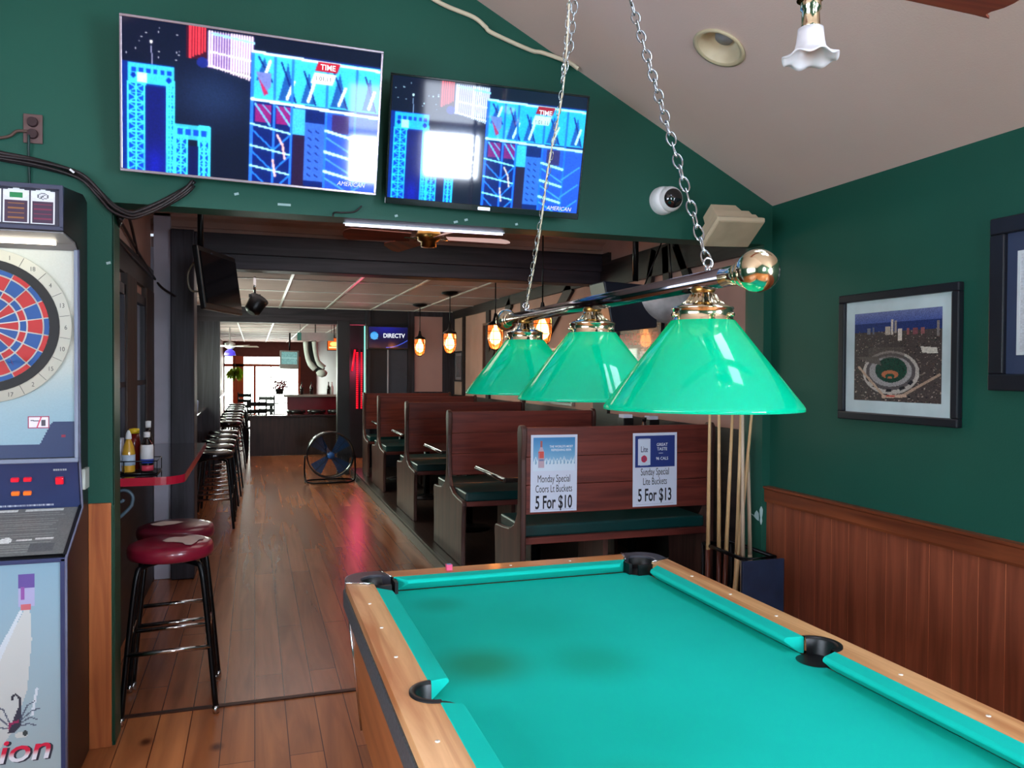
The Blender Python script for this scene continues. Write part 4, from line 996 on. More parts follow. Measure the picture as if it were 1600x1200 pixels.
picture('large black-framed picture with dark blue mat, at the right edge of the photo', 1.905, 1.822, .70, .64, .062, (.048, .075), 0, MATS['frame_black'], mat('navy_mat_board', (44, 56, 84), rough=.7), c, mat('white_liner', (196, 204, 208), rough=.5))

# ------------------------------------------------------------------ small fixtures of the pool room
def security_camera():
    t = thing('security_camera', 'white dome security camera on the green wall above the opening', 'camera', (1.012, 3.60, 2.437))
    d = Vector((-.12, -.95, -.10)).normalized(); a = Vector((0, -1, 0))
    bm = NB(); lathe(bm, [(.001, -.062), (.054, -.062), (.066, -.045), (.072, -.02), (.072, -.001)], (.02, 0, 0), 36, 'Y'); obj('base', bm, WHITE, t)
    bm = NB()
    prof = [(.0005, .064)]+[(.064*math.sin(u), .064*math.cos(u)) for u in [PI*k/20 for k in range(1, 14)]]
    lathe(bm, prof, (0, 0, 0), 36, 'Z'); q = d.to_track_quat('Z', 'Y'); bm.transform(q.to_matrix().to_4x4()); bmesh.ops.translate(bm, verts=bm.verts, vec=(.035, -.055, .0)); b = obj('eyeball', bm, WHITE, t)
    bm = NB(); lathe(bm, [(.0005, .068), (.02, .0665), (.036, .061), (.048, .046)], (0, 0, 0), 32, 'Z'); bm.transform(q.to_matrix().to_4x4()); bmesh.ops.translate(bm, verts=bm.verts, vec=(.035, -.055, .0)); obj('dark_lens_cover', bm, mat('lens_black', (14, 15, 20), rough=.08, coat=.8), b)
security_camera()
def wall_speaker():
    t = thing('wall_speaker', 'beige stepped speaker box mounted by the corner above the opening', 'speaker', (1.31, 3.60, 2.31))
    n = Vector((.10, -.62, -.78)).normalized(); ex = Vector((1, -.02, -.09)); ex = (ex-n*ex.dot(n)).normalized(); ey = n.cross(ex)
    M = Matrix(((ex.x, ey.x, n.x, 0), (ex.y, ey.y, n.y, -.185), (ex.z, ey.z, n.z, -.02), (0, 0, 0, 1))) @ Matrix.Scale(1.13, 4)
    BE = mat('beige_plastic', (196, 178, 150), rough=.6, var=.05)
    bm = NB(); levels = [(.125, .075, .045), (.128, .083, .03), (.122, .078, .02), (.112, .070, .012), (.110, .068, -.01), (.100, .060, -.02), (.098, .058, -.045), (.075, .045, -.06), (.068, .038, -.105)]
    rings = []
    for a, b, z in levels: rings.append([bm.verts.new((sx*a, sy*b, z)) for sx, sy in ((-1, -1), (1, -1), (1, 1), (-1, 1))])
    for A, B in zip(rings, rings[1:]):
        for i in range(4): bm.faces.new((A[i], A[(i+1) % 4], B[(i+1) % 4], B[i]))
    bm.faces.new(rings[0]); bm.faces.new(rings[-1]); bm.transform(M); obj('cabinet', bm, BE, t, bev=.002)
    bm = NB(); box(bm, -.122, .122, -.072, .072, .044, .048); bm.transform(M); obj('grille', bm, mat('beige_grille', (184, 166, 138), rough=.8, bump=.3, bscale=500), t, bev=.003)
    bm = NB(); tube(bm, [(0, -.08, .02), (0, -.04, .03), (0, -.001, .03)], .014, 10); obj('bracket', bm, BE, t)
wall_speaker()
# recessed ceiling light on the sloped ceiling
def on_roof(px_, y):
    return None
def recessed():
    # ray through (1124,74) onto the sloped ceiling plane
    d = Vector((.4145, 0, 0))
    yaw = YAW
    cam = SC.camera.matrix_world
    v = cam.to_3x3() @ Vector(((1124-800)/FPX, -(74-600)/FPX, -1))
    # z = 2.459 + SL (XR - x)
    k = (2.459+SL*(XR-CAM.x)-CAM.z)/(v.z+SL*v.x)
    p = CAM+v*k
    t = thing('recessed_light', 'round recessed can light in the sloped ceiling', 'ceiling light', p)
    nrm = Vector((-SL, 0, -1)).normalized(); q = nrm.to_track_quat('Z', 'Y').to_matrix().to_4x4()
    RW = mat('cream_trim_ring', (196, 184, 150), rough=.5)
    bm = NB(); lathe(bm, [(.105, -.002), (.112, .006), (.098, .010), (.090, .004)], (0, 0, 0), 48); bm.transform(q); obj('trim_ring', bm, RW, t)
    bm = NB(); lathe(bm, [(.091, .0045), (.080, .004), (.048, .0035)], (0, 0, 0), 48); 
    lathe(bm, [(.090, .005), (.062, .0035)], (0, 0, 0), 48)
    bm.free(); bm = NB(); lathe(bm, [(.092, .005), (.075, -.03), (.060, -.055), (.0005, -.056)], (0, 0, 0), 48); bm.transform(q); obj('reflector', bm, mat('cream_reflector', (206, 192, 160), rough=.4), t)
    bm = NB(); lathe(bm, [(.040, -.054), (.036, -.040), (.0005, -.034)], (0, 0, 0), 32); bm.transform(q); obj('bulb', bm, mat('unlit_bulb', (140, 142, 144), rough=.3), t)
    return p
RP = recessed()
def cut_roof():
    ce = bpy.data.objects['ceiling']; nrm = Vector((-SL, 0, -1)).normalized()
    bm = NB(); lathe(bm, [(.091, -.08), (.091, .03)], (0, 0, 0), 48, cap=True); bm.transform(Matrix.Translation(RP) @ nrm.to_track_quat('Z', 'Y').to_matrix().to_4x4())
    bmesh.ops.recalc_face_normals(bm, faces=bm.faces); me = bpy.data.meshes.new('c'); bm.to_mesh(me); bm.free(); cu = link('c', me)
    md = ce.modifiers.new('b', 'BOOLEAN'); md.object = cu; md.operation = 'DIFFERENCE'; md.solver = 'EXACT'
    bpy.context.view_layer.update(); new = bpy.data.meshes.new_from_object(ce.evaluated_get(bpy.context.evaluated_depsgraph_get()))
    ce.modifiers.clear(); ce.data = new; COL.objects.unlink(cu); bpy.data.objects.remove(cu)
cut_roof()
# paddle fan of the pool room: one blade tip and its tulip light reach into the picture
def pool_fan():
    F = Vector((.195, 1.43, 2.50))
    t = thing('ceiling_fan', 'paddle fan with reddish wooden blade and frilled white glass tulip light, top right', 'ceiling fan', F)
    def O(name, bm, m, par=t, **k): return obj(name, bm, m, par, **k)
    zr = roof(F.x)-F.z
    bm = NB(); tube(bm, [(0, 0, .05), (0, 0, zr-.01)], .012, 12); O('down_rod', bm, BRASS)
    bm = NB(); lathe(bm, [(.06, zr+.02), (.055, zr-.06), (.02, zr-.08)], (0, 0, 0), 28, cap=True); O('canopy', bm, BRASS)
    bm = NB(); lathe(bm, [(.03, .10), (.10, .08), (.11, .0), (.08, -.04), (.04, -.06), (.030, -.10), (.028, -.13)], (0, 0, 0), 36); O('motor_housing', bm, BRASS)
    BL = wood('red_blade_wood', (150, 72, 50), (108, 44, 32), 'X', rough=.4)
    for ang in (.0, PI):
        bm = NB(); pl = [(.10, -.045), (.50, -.06), (.552, -.066), (.548, -.05), (.555, -.03), (.56, .0), (.555, .03), (.560, .05), (.592, .068), (.54, .062), (.10, .045)]
        prism(bm, pl, 'XY', -.062, -.055); bm.transform(Matrix.Rotation(ang, 4, 'Z') @ Matrix.Rotation(.10, 4, 'X')); b = O('blade', bm, BL)
        bm = NB(); box(bm, .05, .15, -.012, .012, -.068, -.06); bm.transform(Matrix.Rotation(ang, 4, 'Z')); obj('blade_arm', bm, BRASSD, b)
    top = Vector((.002, .0, -.196))
    bm = NB(); lathe(bm, [(.018, .078), (.021, .066), (.022, .046), (.018, .042), (.020, .012), (.022, .0)], top, 28, cap=True); O('socket', bm, BRASS)
    bm = NB(); prof = [(.025, .004), (.026, -.008), (.028, -.024), (.031, -.038), (.038, -.049), (.050, -.056), (.058, -.060)]
    def wv(r, h, t_): return (r*(1+.02*(r/.058)**3*math.cos(7*t_)), h+.0045*(r/.058)**4*math.cos(7*t_))
    lathe(bm, prof, top, 56, wave=wv); O('tulip_shade', bm, mat('frosted_glass', (214, 216, 222), rough=.3, var=.03, coat=.2, trans=.1), solid=.003)
    return t
pool_fan()
# outlet with plugs, conduit, cable bundles and white cord
t = thing('wall_outlet', 'brownish wall outlet with plugged-in adapters above the dart machine', 'outlet', (-1.786, 3.60, 2.52))
bm = NB(); box(bm, -.034, .034, -.010, -.001, -.058, .058); obj('cover_plate', bm, mat('taupe_plate', (98, 74, 72), rough=.5), t, bev=.003)
for z in (.025, -.022):
    bm = NB(); lathe(bm, [(.018, -.024), (.02, -.012), (.02, -.009)], (0, 0, z), 20, 'Y', cap=True); obj('plug', bm, mat('dark_plug', (50, 30, 34), rough=.4), t)
def cable(name, label, pts, r, m, cat='cable', group=None, n=8, seg=8):
    bm = NB(); tube(bm, spline(pts, n), r, seg); o = obj(name, bm, m, shift=pts[0], loc=pts[0]); return tag(o, label, cat, group)
DC = mat('dark_cable', (40, 32, 34), rough=.4, var=.3)
cable('power_cable', 'thin dark cord hanging from the outlet to the dart machine', [(-1.797, 3.575, 2.49), (-1.800, 3.588, 2.40), (-1.798, 3.588, 2.30), (-1.80, 3.56, 2.262)], .005, mat('green_painted_cord', (16, 50, 46)))
cable('power_cable', 'brown cord running left from the outlet', [(-1.80, 3.58, 2.505), (-1.84, 3.585, 2.503), (-1.87, 3.588, 2.48), (-1.95, 3.588, 2.46)], .006, mat('brown_cord', (86, 64, 56)))
base = [(-2.3, 2.40), (-1.95, 2.405), (-1.889, 2.398), (-1.758, 2.383), (-1.623, 2.349), (-1.554, 2.29), (-1.50, 2.232), (-1.44, 2.203), (-1.401, 2.205), (-1.317, 2.248), (-1.232, 2.31), (-1.19, 2.352)]
bm = NB()
for k in range(4):
    off = [(0, .008), (0, -.010), (.0, .0), (.0, -.016)][k]; yy = [3.585, 3.578, 3.566, 3.570][k]
    tube(bm, spline([(x+.004*math.sin(i*1.3+k), yy, z+off[1]+.005*math.sin(i*.9+k*2)) for i, (x, z) in enumerate(base)], 6), .0085-.0008*k, 8)
tag(obj('cable_bundle', bm, DC, shift=(-1.6, 3.57, 2.33), loc=(-1.6, 3.57, 2.33)), 'thick bundle of black cables sagging along the green wall under the left television', 'cable')
bm = NB(); obox(bm, (-1.640, 3.552, 2.355), ((1, 0, -.8), (0, 1, 0), (.8, 0, 1)), (.010, .001, .004)); tag(obj('cable_tie', bm, WHITE, shift=(-1.64, 3.552, 2.355), loc=(-1.64, 3.552, 2.355)), 'small white cable tie on the black cable bundle', 'cable tie')
for k, pts in enumerate(([(-1.475, 3.60, 2.20), (-1.55, 4.0, 2.22), (-1.655, 4.7, 2.40), (-1.66, 5.55, 2.32), (-1.655, 6.30, 2.25), (-1.60, 6.34, 2.17), (-1.50, 6.28, 2.10)],
                         [(-1.47, 3.61, 2.19), (-1.58, 4.1, 2.15), (-1.65, 4.65, 2.26), (-1.65, 5.4, 2.24), (-1.655, 6.25, 2.23)],
                         [(-1.46, 3.61, 2.20), (-1.60, 4.4, 2.30), (-1.65, 5.1, 2.46), (-1.652, 5.5, 2.30)])):
    cable('loose_cable', ['black cable draping along the dark timber of the left wall to the post', 'lower black cable running under the timber band of the left wall', 'short black cable looping above the left wall band'][k], pts, .009, DC)
bm = NB(); tube(bm, spline([(-.62, 3.53, 2.24), (-.61, 3.57, 2.262), (-.57, 3.585, 2.268), (-.52, 3.585, 2.275), (-.49, 3.57, 2.30)], 6), .004, 6)
tag(obj('loose_cable', bm, DC, shift=(-.57, 3.57, 2.27), loc=(-.57, 3.57, 2.27)), 'short dark cable end hanging below the left television', 'cable')
cable('white_cord', 'thick white cord crossing the green wall up to the ceiling', [(-.40, 3.59, 3.40), (-.15, 3.588, 3.27), (.024, 3.588, 3.222), (.085, 3.588, 3.185), (.12, 3.588, 3.160), (.309, 3.588, 3.105), (.375, 3.588, 3.100), (.50, 3.57, 3.065), (.545, 3.55, 3.03)], .0105, IVORY, n=10)
# fluorescent tube at the back edge of the opening
bm = NB(); tube(bm, [(-.545, 3.728, 2.242), (.22, 3.728, 2.242)], .006, 10)
t = thing('tube_light', 'thin white tube light under the header of the opening', 'tube light', (-.16, 3.73, 2.247))
obj('tube', bm, mat('tube_glass', (225, 222, 240), rough=.2, emit=(225, 220, 255), estr=5), t, shift=(-.16, 3.73, 2.247))
bm = NB(); box(bm, -.395, .39, -.006, .006, -.002, .003); obj('fixture', bm, WHITE, t)

# ------------------------------------------------------------------ bar stools
def stool(label, loc, vinyl, rz=0, group=None, torn=False, small=False):
    t = thing('bar_stool', label, 'bar stool', loc, rz, group)
    bm = NB(); lathe(bm, [(.0005, .690), (.165, .690), (.182, .696), (.187, .712), (.187, .735), (.180, .752), (.150, .762), (.0005, .766)], (0, 0, 0), 40 if not small else 20); st = obj('seat', bm, vinyl, t)
    if torn:
        TW = mat('exposed_lining', (196, 176, 168), rough=.9)
        bm = NB(); pts = torn; v = [bm.verts.new((x, y, .7645-.06*max(0, (x*x+y*y)**.5-.145))) for x, y in pts]; bm.faces.new(v); bmesh.ops.triangulate(bm, faces=bm.faces); 
        o = obj('torn_patch', bm, TW, st); o['label'] = 'pale torn patch of the seat vinyl'
        o.location = (0, 0, .0035)
    bm = NB(); lathe(bm, [(.0005, .682), (.12, .682), (.12, .690), (.0005, .690)], (0, 0, 0), 24); obj('swivel_plate', bm, BLACKM, t)
    C4 = [(-1, -1), (1, -1), (1, 1), (-1, 1)]
    for sx, sy in C4:
        bm = NB(); pts = spline([(sx*.05, sy*.05, .678), (sx*.11, sy*.11, .672), (sx*.135, sy*.135, .64), (sx*.162, sy*.162, .40), (sx*.196, sy*.196, .012)], 5)
        tube(bm, pts, .0125, 8); l = obj('leg', bm, BLACKM, t)
        if not small:
            bm = NB(); tube(bm, [(sx*.196, sy*.196, .0), (sx*.1935, sy*.1935, .035)], .0145, 8); obj('foot_cap', bm, CHROME, l)
    for z, hs in (((.30, (0, 2)), (.36, (1, 3))) if not small else ((.30, (0, 1, 2, 3)),)):
        for i in hs:
            a, b = C4[i], C4[(i+1) % 4]; r = .135+(.64-z)*.0975
            bm = NB(); tube(bm, [(a[0]*r*1.03, a[1]*r*1.03, z), (b[0]*r*1.03, b[1]*r*1.03, z)], .011, 8); obj('footrest_bar', bm, CHROME, t)
    return t
p1 = [(-.06, .01), (-.03, .045), (.0, .055), (.04, .045), (.07, .06), (.12, .055), (.155, .03), (.15, .0), (.125, -.01), (.115, -.04), (.09, -.075), (.06, -.07), (.045, -.04), (.0, -.02), (-.04, -.015)]
p1 = [(x*.85+.015, y*1.55-.03) for x, y in p1]
stool('red vinyl bar stool with torn white patch, nearest in front of the wall counter', (-1.318, 3.985, 0), VINYL_R, .05, 'red bar stools', torn=p1)
p2 = [(-.12, .02), (-.06, .06), (.0, .05), (.04, .02), (.0, -.01), (-.07, -.03), (-.11, -.01)]
stool('dark red bar stool half hidden behind the nearest torn red stool', (-1.335, 4.415, 0), mat('dark_maroon_vinyl', (96, 24, 40), rough=.3, coat=.3), .1, 'red bar stools', torn=[(x, y*1.4-.02) for x, y in p2])
VB = mat('black_vinyl', (20, 20, 24), rough=.18, coat=.4)
ys = [8.3, 8.95, 9.6, 10.3, 11.0, 13.0, 13.8, 14.6, 15.4, 16.6, 17.4, 18.4, 19.6]
first = stool('black bar stool at the long window counter, nearest of its row', (-1.335, ys[0], 0), VB, 0, 'black bar stools', small=True)
ORD = ['second', 'third', 'fourth', 'fifth', 'sixth', 'seventh', 'eighth', 'ninth', 'tenth', 'eleventh', 'twelfth', 'farthest']
for k, y in enumerate(ys[1:]):
    dup(first, (-1.335-.0*k, y, 0), .1*k, 'black bar stool along the window counter, %s of its row' % ORD[k])

# ------------------------------------------------------------------ wall counter with condiments
t = thing('wall_counter', 'dark wall counter with bright red rounded edge behind the red stools', 'counter', (-1.68, 4.30, 1.02))
R = .13
pl = [(0, 0), (.385-R, 0)]+[(.385-R+R*math.sin(a), R-R*math.cos(a)) for a in [PI/2*k/8 for k in range(1, 9)]]+[(.385, 1.95), (0, 1.95)]
bm = NB(); prism(bm, pl, 'XY', -.038, 0); obj('counter_top', bm, TOPB, t, loc=(.004, .006, 0))
bm = NB(); e = [(x, y) for x, y in pl[:-1]]; n = len(e)
for i in range(n-1):
    (x0, y0), (x1, y1) = e[i], e[i+1]; d = Vector((x1-x0, y1-y0, 0)); obox(bm, ((x0+x1)/2+.004, (y0+y1)/2+.006, -.0195), (d, (0, 0, 1), d.cross(Vector((0, 0, 1)))), (d.length/2+.001, .0205, .0025))
obj('red_edge', bm, RED_EDGE, t)
IRON = mat('blue_grey_iron', (86, 104, 116), rough=.45, metal=.3)
for yy in (.06, 1.5):
    bm = NB(); sp = [(.10+(.055-.0045*k)*math.cos(-.6+k*.62), yy, -.105+(.055-.0045*k)*math.sin(-.6+k*.62)) for k in range(11)]
    sp2 = [(.005, yy, -.235), (.03, yy, -.225), (.09, yy, -.20), (.14, yy, -.15)]
    tube(bm, spline(sp2+[sp[0]]+sp[1:], 4), .009, 8); obj('scroll_bracket', bm, IRON, t)
    bm = NB(); box(bm, .0, .008, yy-.012, yy+.012, -.26, -.04); box(bm, .0, .22, yy-.012, yy+.012, -.046, -.039); obj('bracket_arm', bm, IRON, t)
def turned(name, label, cat, loc, parts, group=None, seg=24, first=None):
    """parts: (part name, profile, material)"""
    t = thing(name, label, cat, loc, 0, group)
    for pn, prof, m in parts:
        bm = NB(); lathe(bm, prof, (0, 0, 0), seg, cap=True); obj(pn, bm, m, t)
    return t
CT = 1.0205
YEL = mat('mustard_yellow', (206, 156, 48), rough=.25, coat=.4); LAB = mat('pale_blue_label', (186, 204, 222), rough=.5)
turned('mustard_bottle', 'yellow mustard bottle with pale label, left in the caddy on the wall counter', 'bottle', (-1.565, 4.475, CT+.012), [
    ('body', [(.001, 0), (.030, 0), (.031, .01), (.031, .10), (.026, .13), (.013, .165), (.012, .17)], YEL), ('label', [(.0318, .035), (.0318, .09)], LAB), ('cap', [(.014, .17), (.015, .172), (.013, .195), (.005, .215), (.002, .216)], WHITE)])
turned('ketchup_bottle', 'red squeeze bottle with yellow cap behind the mustard bottle', 'bottle', (-1.555, 4.60, CT+.012), [
    ('body', [(.001, 0), (.030, 0), (.031, .14), (.024, .19)], mat('ketchup_red', (110, 26, 20), rough=.25)), ('cap', [(.026, .19), (.026, .215), (.001, .218)], mat('yellow_cap', (226, 190, 40), rough=.3))])
turned('sauce_bottle', 'dark steak sauce bottle with white, blue and red label in the caddy', 'bottle', (-1.478, 4.47, CT+.012), [
    ('body', [(.001, 0), (.030, 0), (.031, .01), (.031, .12), (.026, .145), (.013, .165), (.012, .185)], mat('dark_sauce_glass', (26, 16, 18), rough=.1, coat=.5)),
    ('label', [(.0318, .045), (.0318, .13), (.029, .14)], WHITE), ('blue_band', [(.0322, .045), (.0322, .066)], mat('blue_label', (40, 70, 170), rough=.5)), ('red_band', [(.0322, .006), (.0322, .034)], mat('pink_red_label', (196, 60, 80), rough=.5)),
    ('cap', [(.015, .178), (.016, .18), (.016, .205), (.001, .207)], WHITE)])
turned('sauce_bottle', 'white-capped hot sauce bottle standing behind the dark steak sauce bottle', 'bottle', (-1.485, 4.585, CT+.012), [
    ('body', [(.001, 0), (.026, 0), (.026, .15), (.012, .20), (.011, .22)], mat('dark_sauce_glass', (26, 16, 18))), ('cap', [(.014, .22), (.015, .255), (.001, .257)], WHITE)])
t = thing('napkin_holder', 'metal holder with upright white napkins left of the mustard bottle', 'napkin holder', (-1.622, 4.53, CT+.012))
bm = NB(); box(bm, -.014, .022, -.05, .05, .004, .17); obj('napkins', bm, PAPER, t, bev=.004)
bm = NB(); box(bm, -.020, -.016, -.052, .052, 0, .10); box(bm, .024, .028, -.052, .052, 0, .10); box(bm, -.02, .028, -.052, .052, 0, .004); obj('holder', bm, CHROME, t)
bm = NB(); tube(bm, [(-.009, -.02, 0), (-.009, -.02, .24), (.0, -.02, .24), (.0, -.02, 0)], .002, 6); obj('wire_handle', bm, CHROME, t)
t = thing('condiment_caddy', 'black wire caddy tray holding the sauce bottles on the wall counter', 'caddy', (-1.54, 4.53, CT))
bm = NB()
for z in (.006, .07):
    tube(bm, [(-.12, -.105, z), (.115, -.105, z), (.115, .105, z), (-.12, .105, z)], .003, 6, closed=True)
for x in (-.12, -.04, .04, .115):
    for y in (-.105, .105): tube(bm, [(x, y, .003), (x, y, .07)], .0025, 6)
obj('wire_rim', bm, BLACKM, t)
bm = NB(); box(bm, -.12, .115, -.105, .105, .002, .008); obj('tray', bm, BLACKM, t)

# ------------------------------------------------------------------ booths
PL = .1
def end_profile(front, back):
    """front = towards the camera (-y)"""
    def side(s):
        return [(s*.033, 1.05), (s*.032, .95), (s*.036, .80), (s*.05, .72), (s*.10, .655), (s*.20, .615), (s*.34, .60), (s*.46, .595), (s*.49, .585), (s*.50, .56), (s*.49, .50), (s*.475, .30), (s*.48, PL)]
    bulb = [(-.033, 1.05), (-.046, 1.14), (-.050, 1.19), (-.042, 1.23), (-.022, 1.25), (.022, 1.25), (.042, 1.23), (.050, 1.19), (.046, 1.14), (.033, 1.05)]
    L = side(-1)[1:] if front else [(-.035, .95), (-.035, PL)]
    Rr = side(1)[1:] if back else [(.035, .95), (.035, PL)]
    return bulb+Rr+L[::-1]
def bench(label, y, front, back, x0=.53, x1=1.80):
    t = thing('booth_bench', label, 'bench', (x0, y, PL), 0, 'booth benches')
    S = (x0, y, PL)
    def O(n, bm, m, par=t, **k): return obj(n, bm, m, par, shift=S, **k)
    prof = [(y+a, b) for a, b in end_profile(front, back)]
    bm = NB(); prism(bm, prof, 'YZ', x0-.012, x0+.022); O('end_panel', bm, PEWEND, bev=.009)
    bm = NB(); prism(bm, prof, 'YZ', x1-.03, x1); O('end_panel', bm, PEWEND, bev=.006)
    # back boards with rebated joints
    for a, b in ((.728, .898), (.901, 1.063), (1.066, 1.236)):
        bm = NB(); box(bm, x0+.022, x1-.03, y-.016, y+.016, a, b); O('back_board', bm, PEW, bev=.003)
    for s in ([-1] if front else [])+([1] if back else []):
        def B(bm, a, b, c, d, e, f): box(bm, a, b, y+min(s*c, s*d), y+max(s*c, s*d), e, f)
        bm = NB(); B(bm, x0+.022, x1-.03, .03, .47, .585, .655); O('seat_cushion', bm, VINYL_G, bev=.012)
        bm = NB(); B(bm, x0+.022, x1-.03, .0, .475, .548, .586); O('seat_board', bm, PEW, bev=.003)
        bm = NB(); B(bm, x0+.55, x0+.58, .05, .44, PL, .548); O('seat_support', bm, PEWEND)
    return t
BN = bench('near wooden booth bench with two beer posters on its back', 4.33, False, True)
for k, (y, lb) in enumerate(((6.14, 'second wooden booth bench from the front, behind the poster bench'), (7.99, 'third wooden booth bench from the front, in the middle of the row'), (9.90, 'fourth wooden booth bench from the front'), (11.3, 'last wooden booth bench, next to the end wall'))):
    bench(lb, y, True, y < 11)
def btable(label, y):
    t = thing('booth_table', label, 'table', (1.25, y, PL), 0, 'booth tables')
    S = (1.25, y, PL)
    bm = NB(); box(bm, .60, 1.96, y-.36, y+.36, .835, .868); obj('table_top', bm, mat('dark_table_top', (40, 36, 34), rough=.2, coat=.4), t, bev=.008, shift=S)
    bm = NB(); tube(bm, [(.598, y-.34, .852), (.598, y+.34, .852)], .010, 8); obj('metal_edge', bm, STEEL, t, shift=S)
    for x in (.95, 1.70):
        bm = NB(); tube(bm, [(x, y, PL+.03), (x, y, .835)], .035, 14); g = obj('pedestal', bm, BLACKM, t, shift=S)
        bm = NB(); lathe(bm, [(.20, PL), (.20, PL+.012), (.06, PL+.03), (.035, PL+.05)], (x, y, 0), 24, cap=True); obj('pedestal_foot', bm, BLACKM, g, shift=S)
for y, lb in ((5.23, 'dark booth table between the poster bench and the second bench'), (7.06, 'dark booth table between the second and the third bench'), (8.94, 'dark booth table between the third and the fourth bench'), (10.6, 'dark booth table before the last bench')): btable(lb, y)
turned('sauce_bottle', 'dark bottle on the first booth table, showing above the poster bench', 'bottle', (1.74, 5.12, .869), [('body', [(.001, 0), (.032, 0), (.032, .20), (.016, .27), (.015, .34)], mat('dark_sauce_glass', (26, 16, 18))), ('cap', [(.017, .34), (.017, .365), (.001, .366)], BLACKP)])
t = thing('napkin_holder', 'napkin holder beside the dark bottle on the first booth table', 'napkin holder', (1.63, 5.2, .869)); bm = NB(); box(bm, -.04, .04, -.05, .05, 0, .36); obj('holder', bm, BLACKP, t, bev=.004); bm = NB(); box(bm, -.035, .035, -.04, .04, .34, .385); obj('napkins', bm, PAPER, t)
t = thing('napkin_holder', 'napkin holder beside the dark bottle, on its right', 'napkin holder', (1.84, 5.2, .869)); bm = NB(); box(bm, -.04, .04, -.05, .05, 0, .345); obj('holder', bm, BLACKP, t, bev=.004); bm = NB(); box(bm, -.035, .035, -.04, .04, .33, .37); obj('napkins', bm, PAPER, t)

# ------------------------------------------------------------------ the two posters
def poster(label, cx, cz, w, h, canvas, lines, extra=(), tilt=0):
    t = thing('poster', label, 'poster', (cx, 4.33-.0175, cz), 0, 'beer posters')
    t.rotation_euler = (0, tilt, 0)
    bm = NB(); box(bm, -w/2, w/2, -.0008, .0002, -h/2, h/2); obj('sheet', bm, PAPER, t)
    ph = h*canvas[1]; pw = w*.90
    canvas[0].mesh('picture', attrmat('poster_print', rough=.5), pw, ph, t, basis((0, -.0012, h/2-canvas[2]*h-ph/2), (1, 0, 0), (0, 0, 1)))
    for k, (s, size, xs, z, b) in enumerate(lines):
        join_meshes('lettering', [(text_mesh(s, size, xs, .0002, bold=b), basis((0, -.0014, h/2-z*h), (1, 0, 0), (0, 0, 1)), 0)], INK, t)
    for (s, size, xs, x, z, m) in extra:
        join_meshes('small_lettering', [(text_mesh(s, size, xs, .0002, bold=.0003), basis((x*w, -.0016, h/2-z*h), (1, 0, 0), (0, 0, 1)), 0)], m, t)
    bm = NB(); [box(bm, -w*.42, w*.42, -.0013, -.001, z, z+.0012) for z in (-h/2+.012,)]; obj('rule', bm, mat('grey_rule', (120, 126, 150), rough=.6), t)
    return t
c = Canvas(84, 70, (70, 150, 205))
for j in range(70): c.a[j] = np.array((60, 134, 192))*(1-j/70)+np.array((170, 212, 236))*(j/70)
for k in range(12): 
    x = .06+.085*k; hh = .16+.1*random.random(); c.poly([(x-.10, .86), (x, .80-hh), (x+.10, .86)], (214, 232, 244), .9); c.poly([(x, .80-hh), (x+.03, .84), (x-.02, .84)], (92, 148, 190), .7)
c.rect(0, .80, 1, 1, (214, 230, 246))
c.rect(.165, .10, .215, .30, (176, 100, 96)); c.poly([(.165, .28), (.215, .28), (.26, .45), (.26, .90), (.12, .90), (.12, .45)], (196, 170, 184)); c.rect(.125, .42, .255, .62, (212, 84, 74)); c.rect(.13, .64, .25, .70, (120, 130, 170)); c.line(.14, .46, .14, .88, .02, (150, 170, 200))
WT = mat('white_print', (236, 242, 250), rough=.6)
poster('white beer poster reading Monday Special 5 For $10, left on the bench back', .728, .966, .292, .452, (c, .435, .035), [('Monday Special', .062, .54, .575, .0), ('Coors Lt Buckets', .062, .525, .705, .0), ('5 For $10', .108, .54, .885, .002)],
       [("THE WORLD'S MOST", .0185, .85, .15, .155, WT), ('REFRESHING BEER', .0185, .85, .15, .20, WT)], tilt=.006)
c = Canvas(84, 70, (36, 56, 128)); c.rect(.07, .10, .38, .93, (210, 222, 240)); c.rect(.10, .08, .35, .12, (170, 184, 210)); c.rect(.12, .93, .33, .95, (170, 184, 210)); c.ell(.225, .73, .075, .11, (206, 40, 70)); c.ell(.225, .73, .05, .08, (170, 60, 100)); c.rect(.60, .56, .70, .575, (230, 236, 246))
poster('white beer poster reading Sunday Special 5 For $13, right on the bench back', 1.392, .966, .302, .450, (c, .43, .038), [('Sunday Special', .062, .54, .535, .0), ('Lite Buckets', .062, .54, .665, .0), ('5 For $13', .108, .54, .855, .002)],
       [('Lite', .052, .62, -.245, .225, mat('navy_print', (24, 36, 90), rough=.6)), ('GREAT', .026, .95, .16, .165, WT), ('TASTE', .026, .95, .16, .225, WT), ('96 CALS', .026, .9, .16, .355, WT)], tilt=-.004)

# ------------------------------------------------------------------ cues and their rack
t = thing('cue_rack', 'dark cue stand with blue front panel beside the right door jamb', 'rack', (1.535, 3.66, 0))
S = (1.535, 3.66, 0)
def rk(n, bm, m, **k): return obj(n, bm, m, t, shift=S, **k)
bm = NB()
tube(bm, [(1.455, 3.86, .60), (1.448, 3.47, .60), (1.640, 3.47, .60), (1.640, 3.86, .60)], .011, 8, closed=True); rk('top_rail', bm, BLACKM)
for x, y in ((1.455, 3.86), (1.448, 3.47), (1.640, 3.47), (1.640, 3.86)):
    bm = NB(); tube(bm, [(x, y, 0), (x, y, .6)], .010, 8); rk('upright', bm, BLACKM)
bm = NB(); box(bm, 1.40, 1.648, 3.40, 3.415, .02, .607); rk('front_panel', bm, mat('navy_blue_panel', (32, 48, 78), rough=.5, var=.25), bev=.003)
bm = NB(); box(bm, 1.445, 1.645, 3.46, 3.86, 0, .03); rk('base', bm, BLACKP)
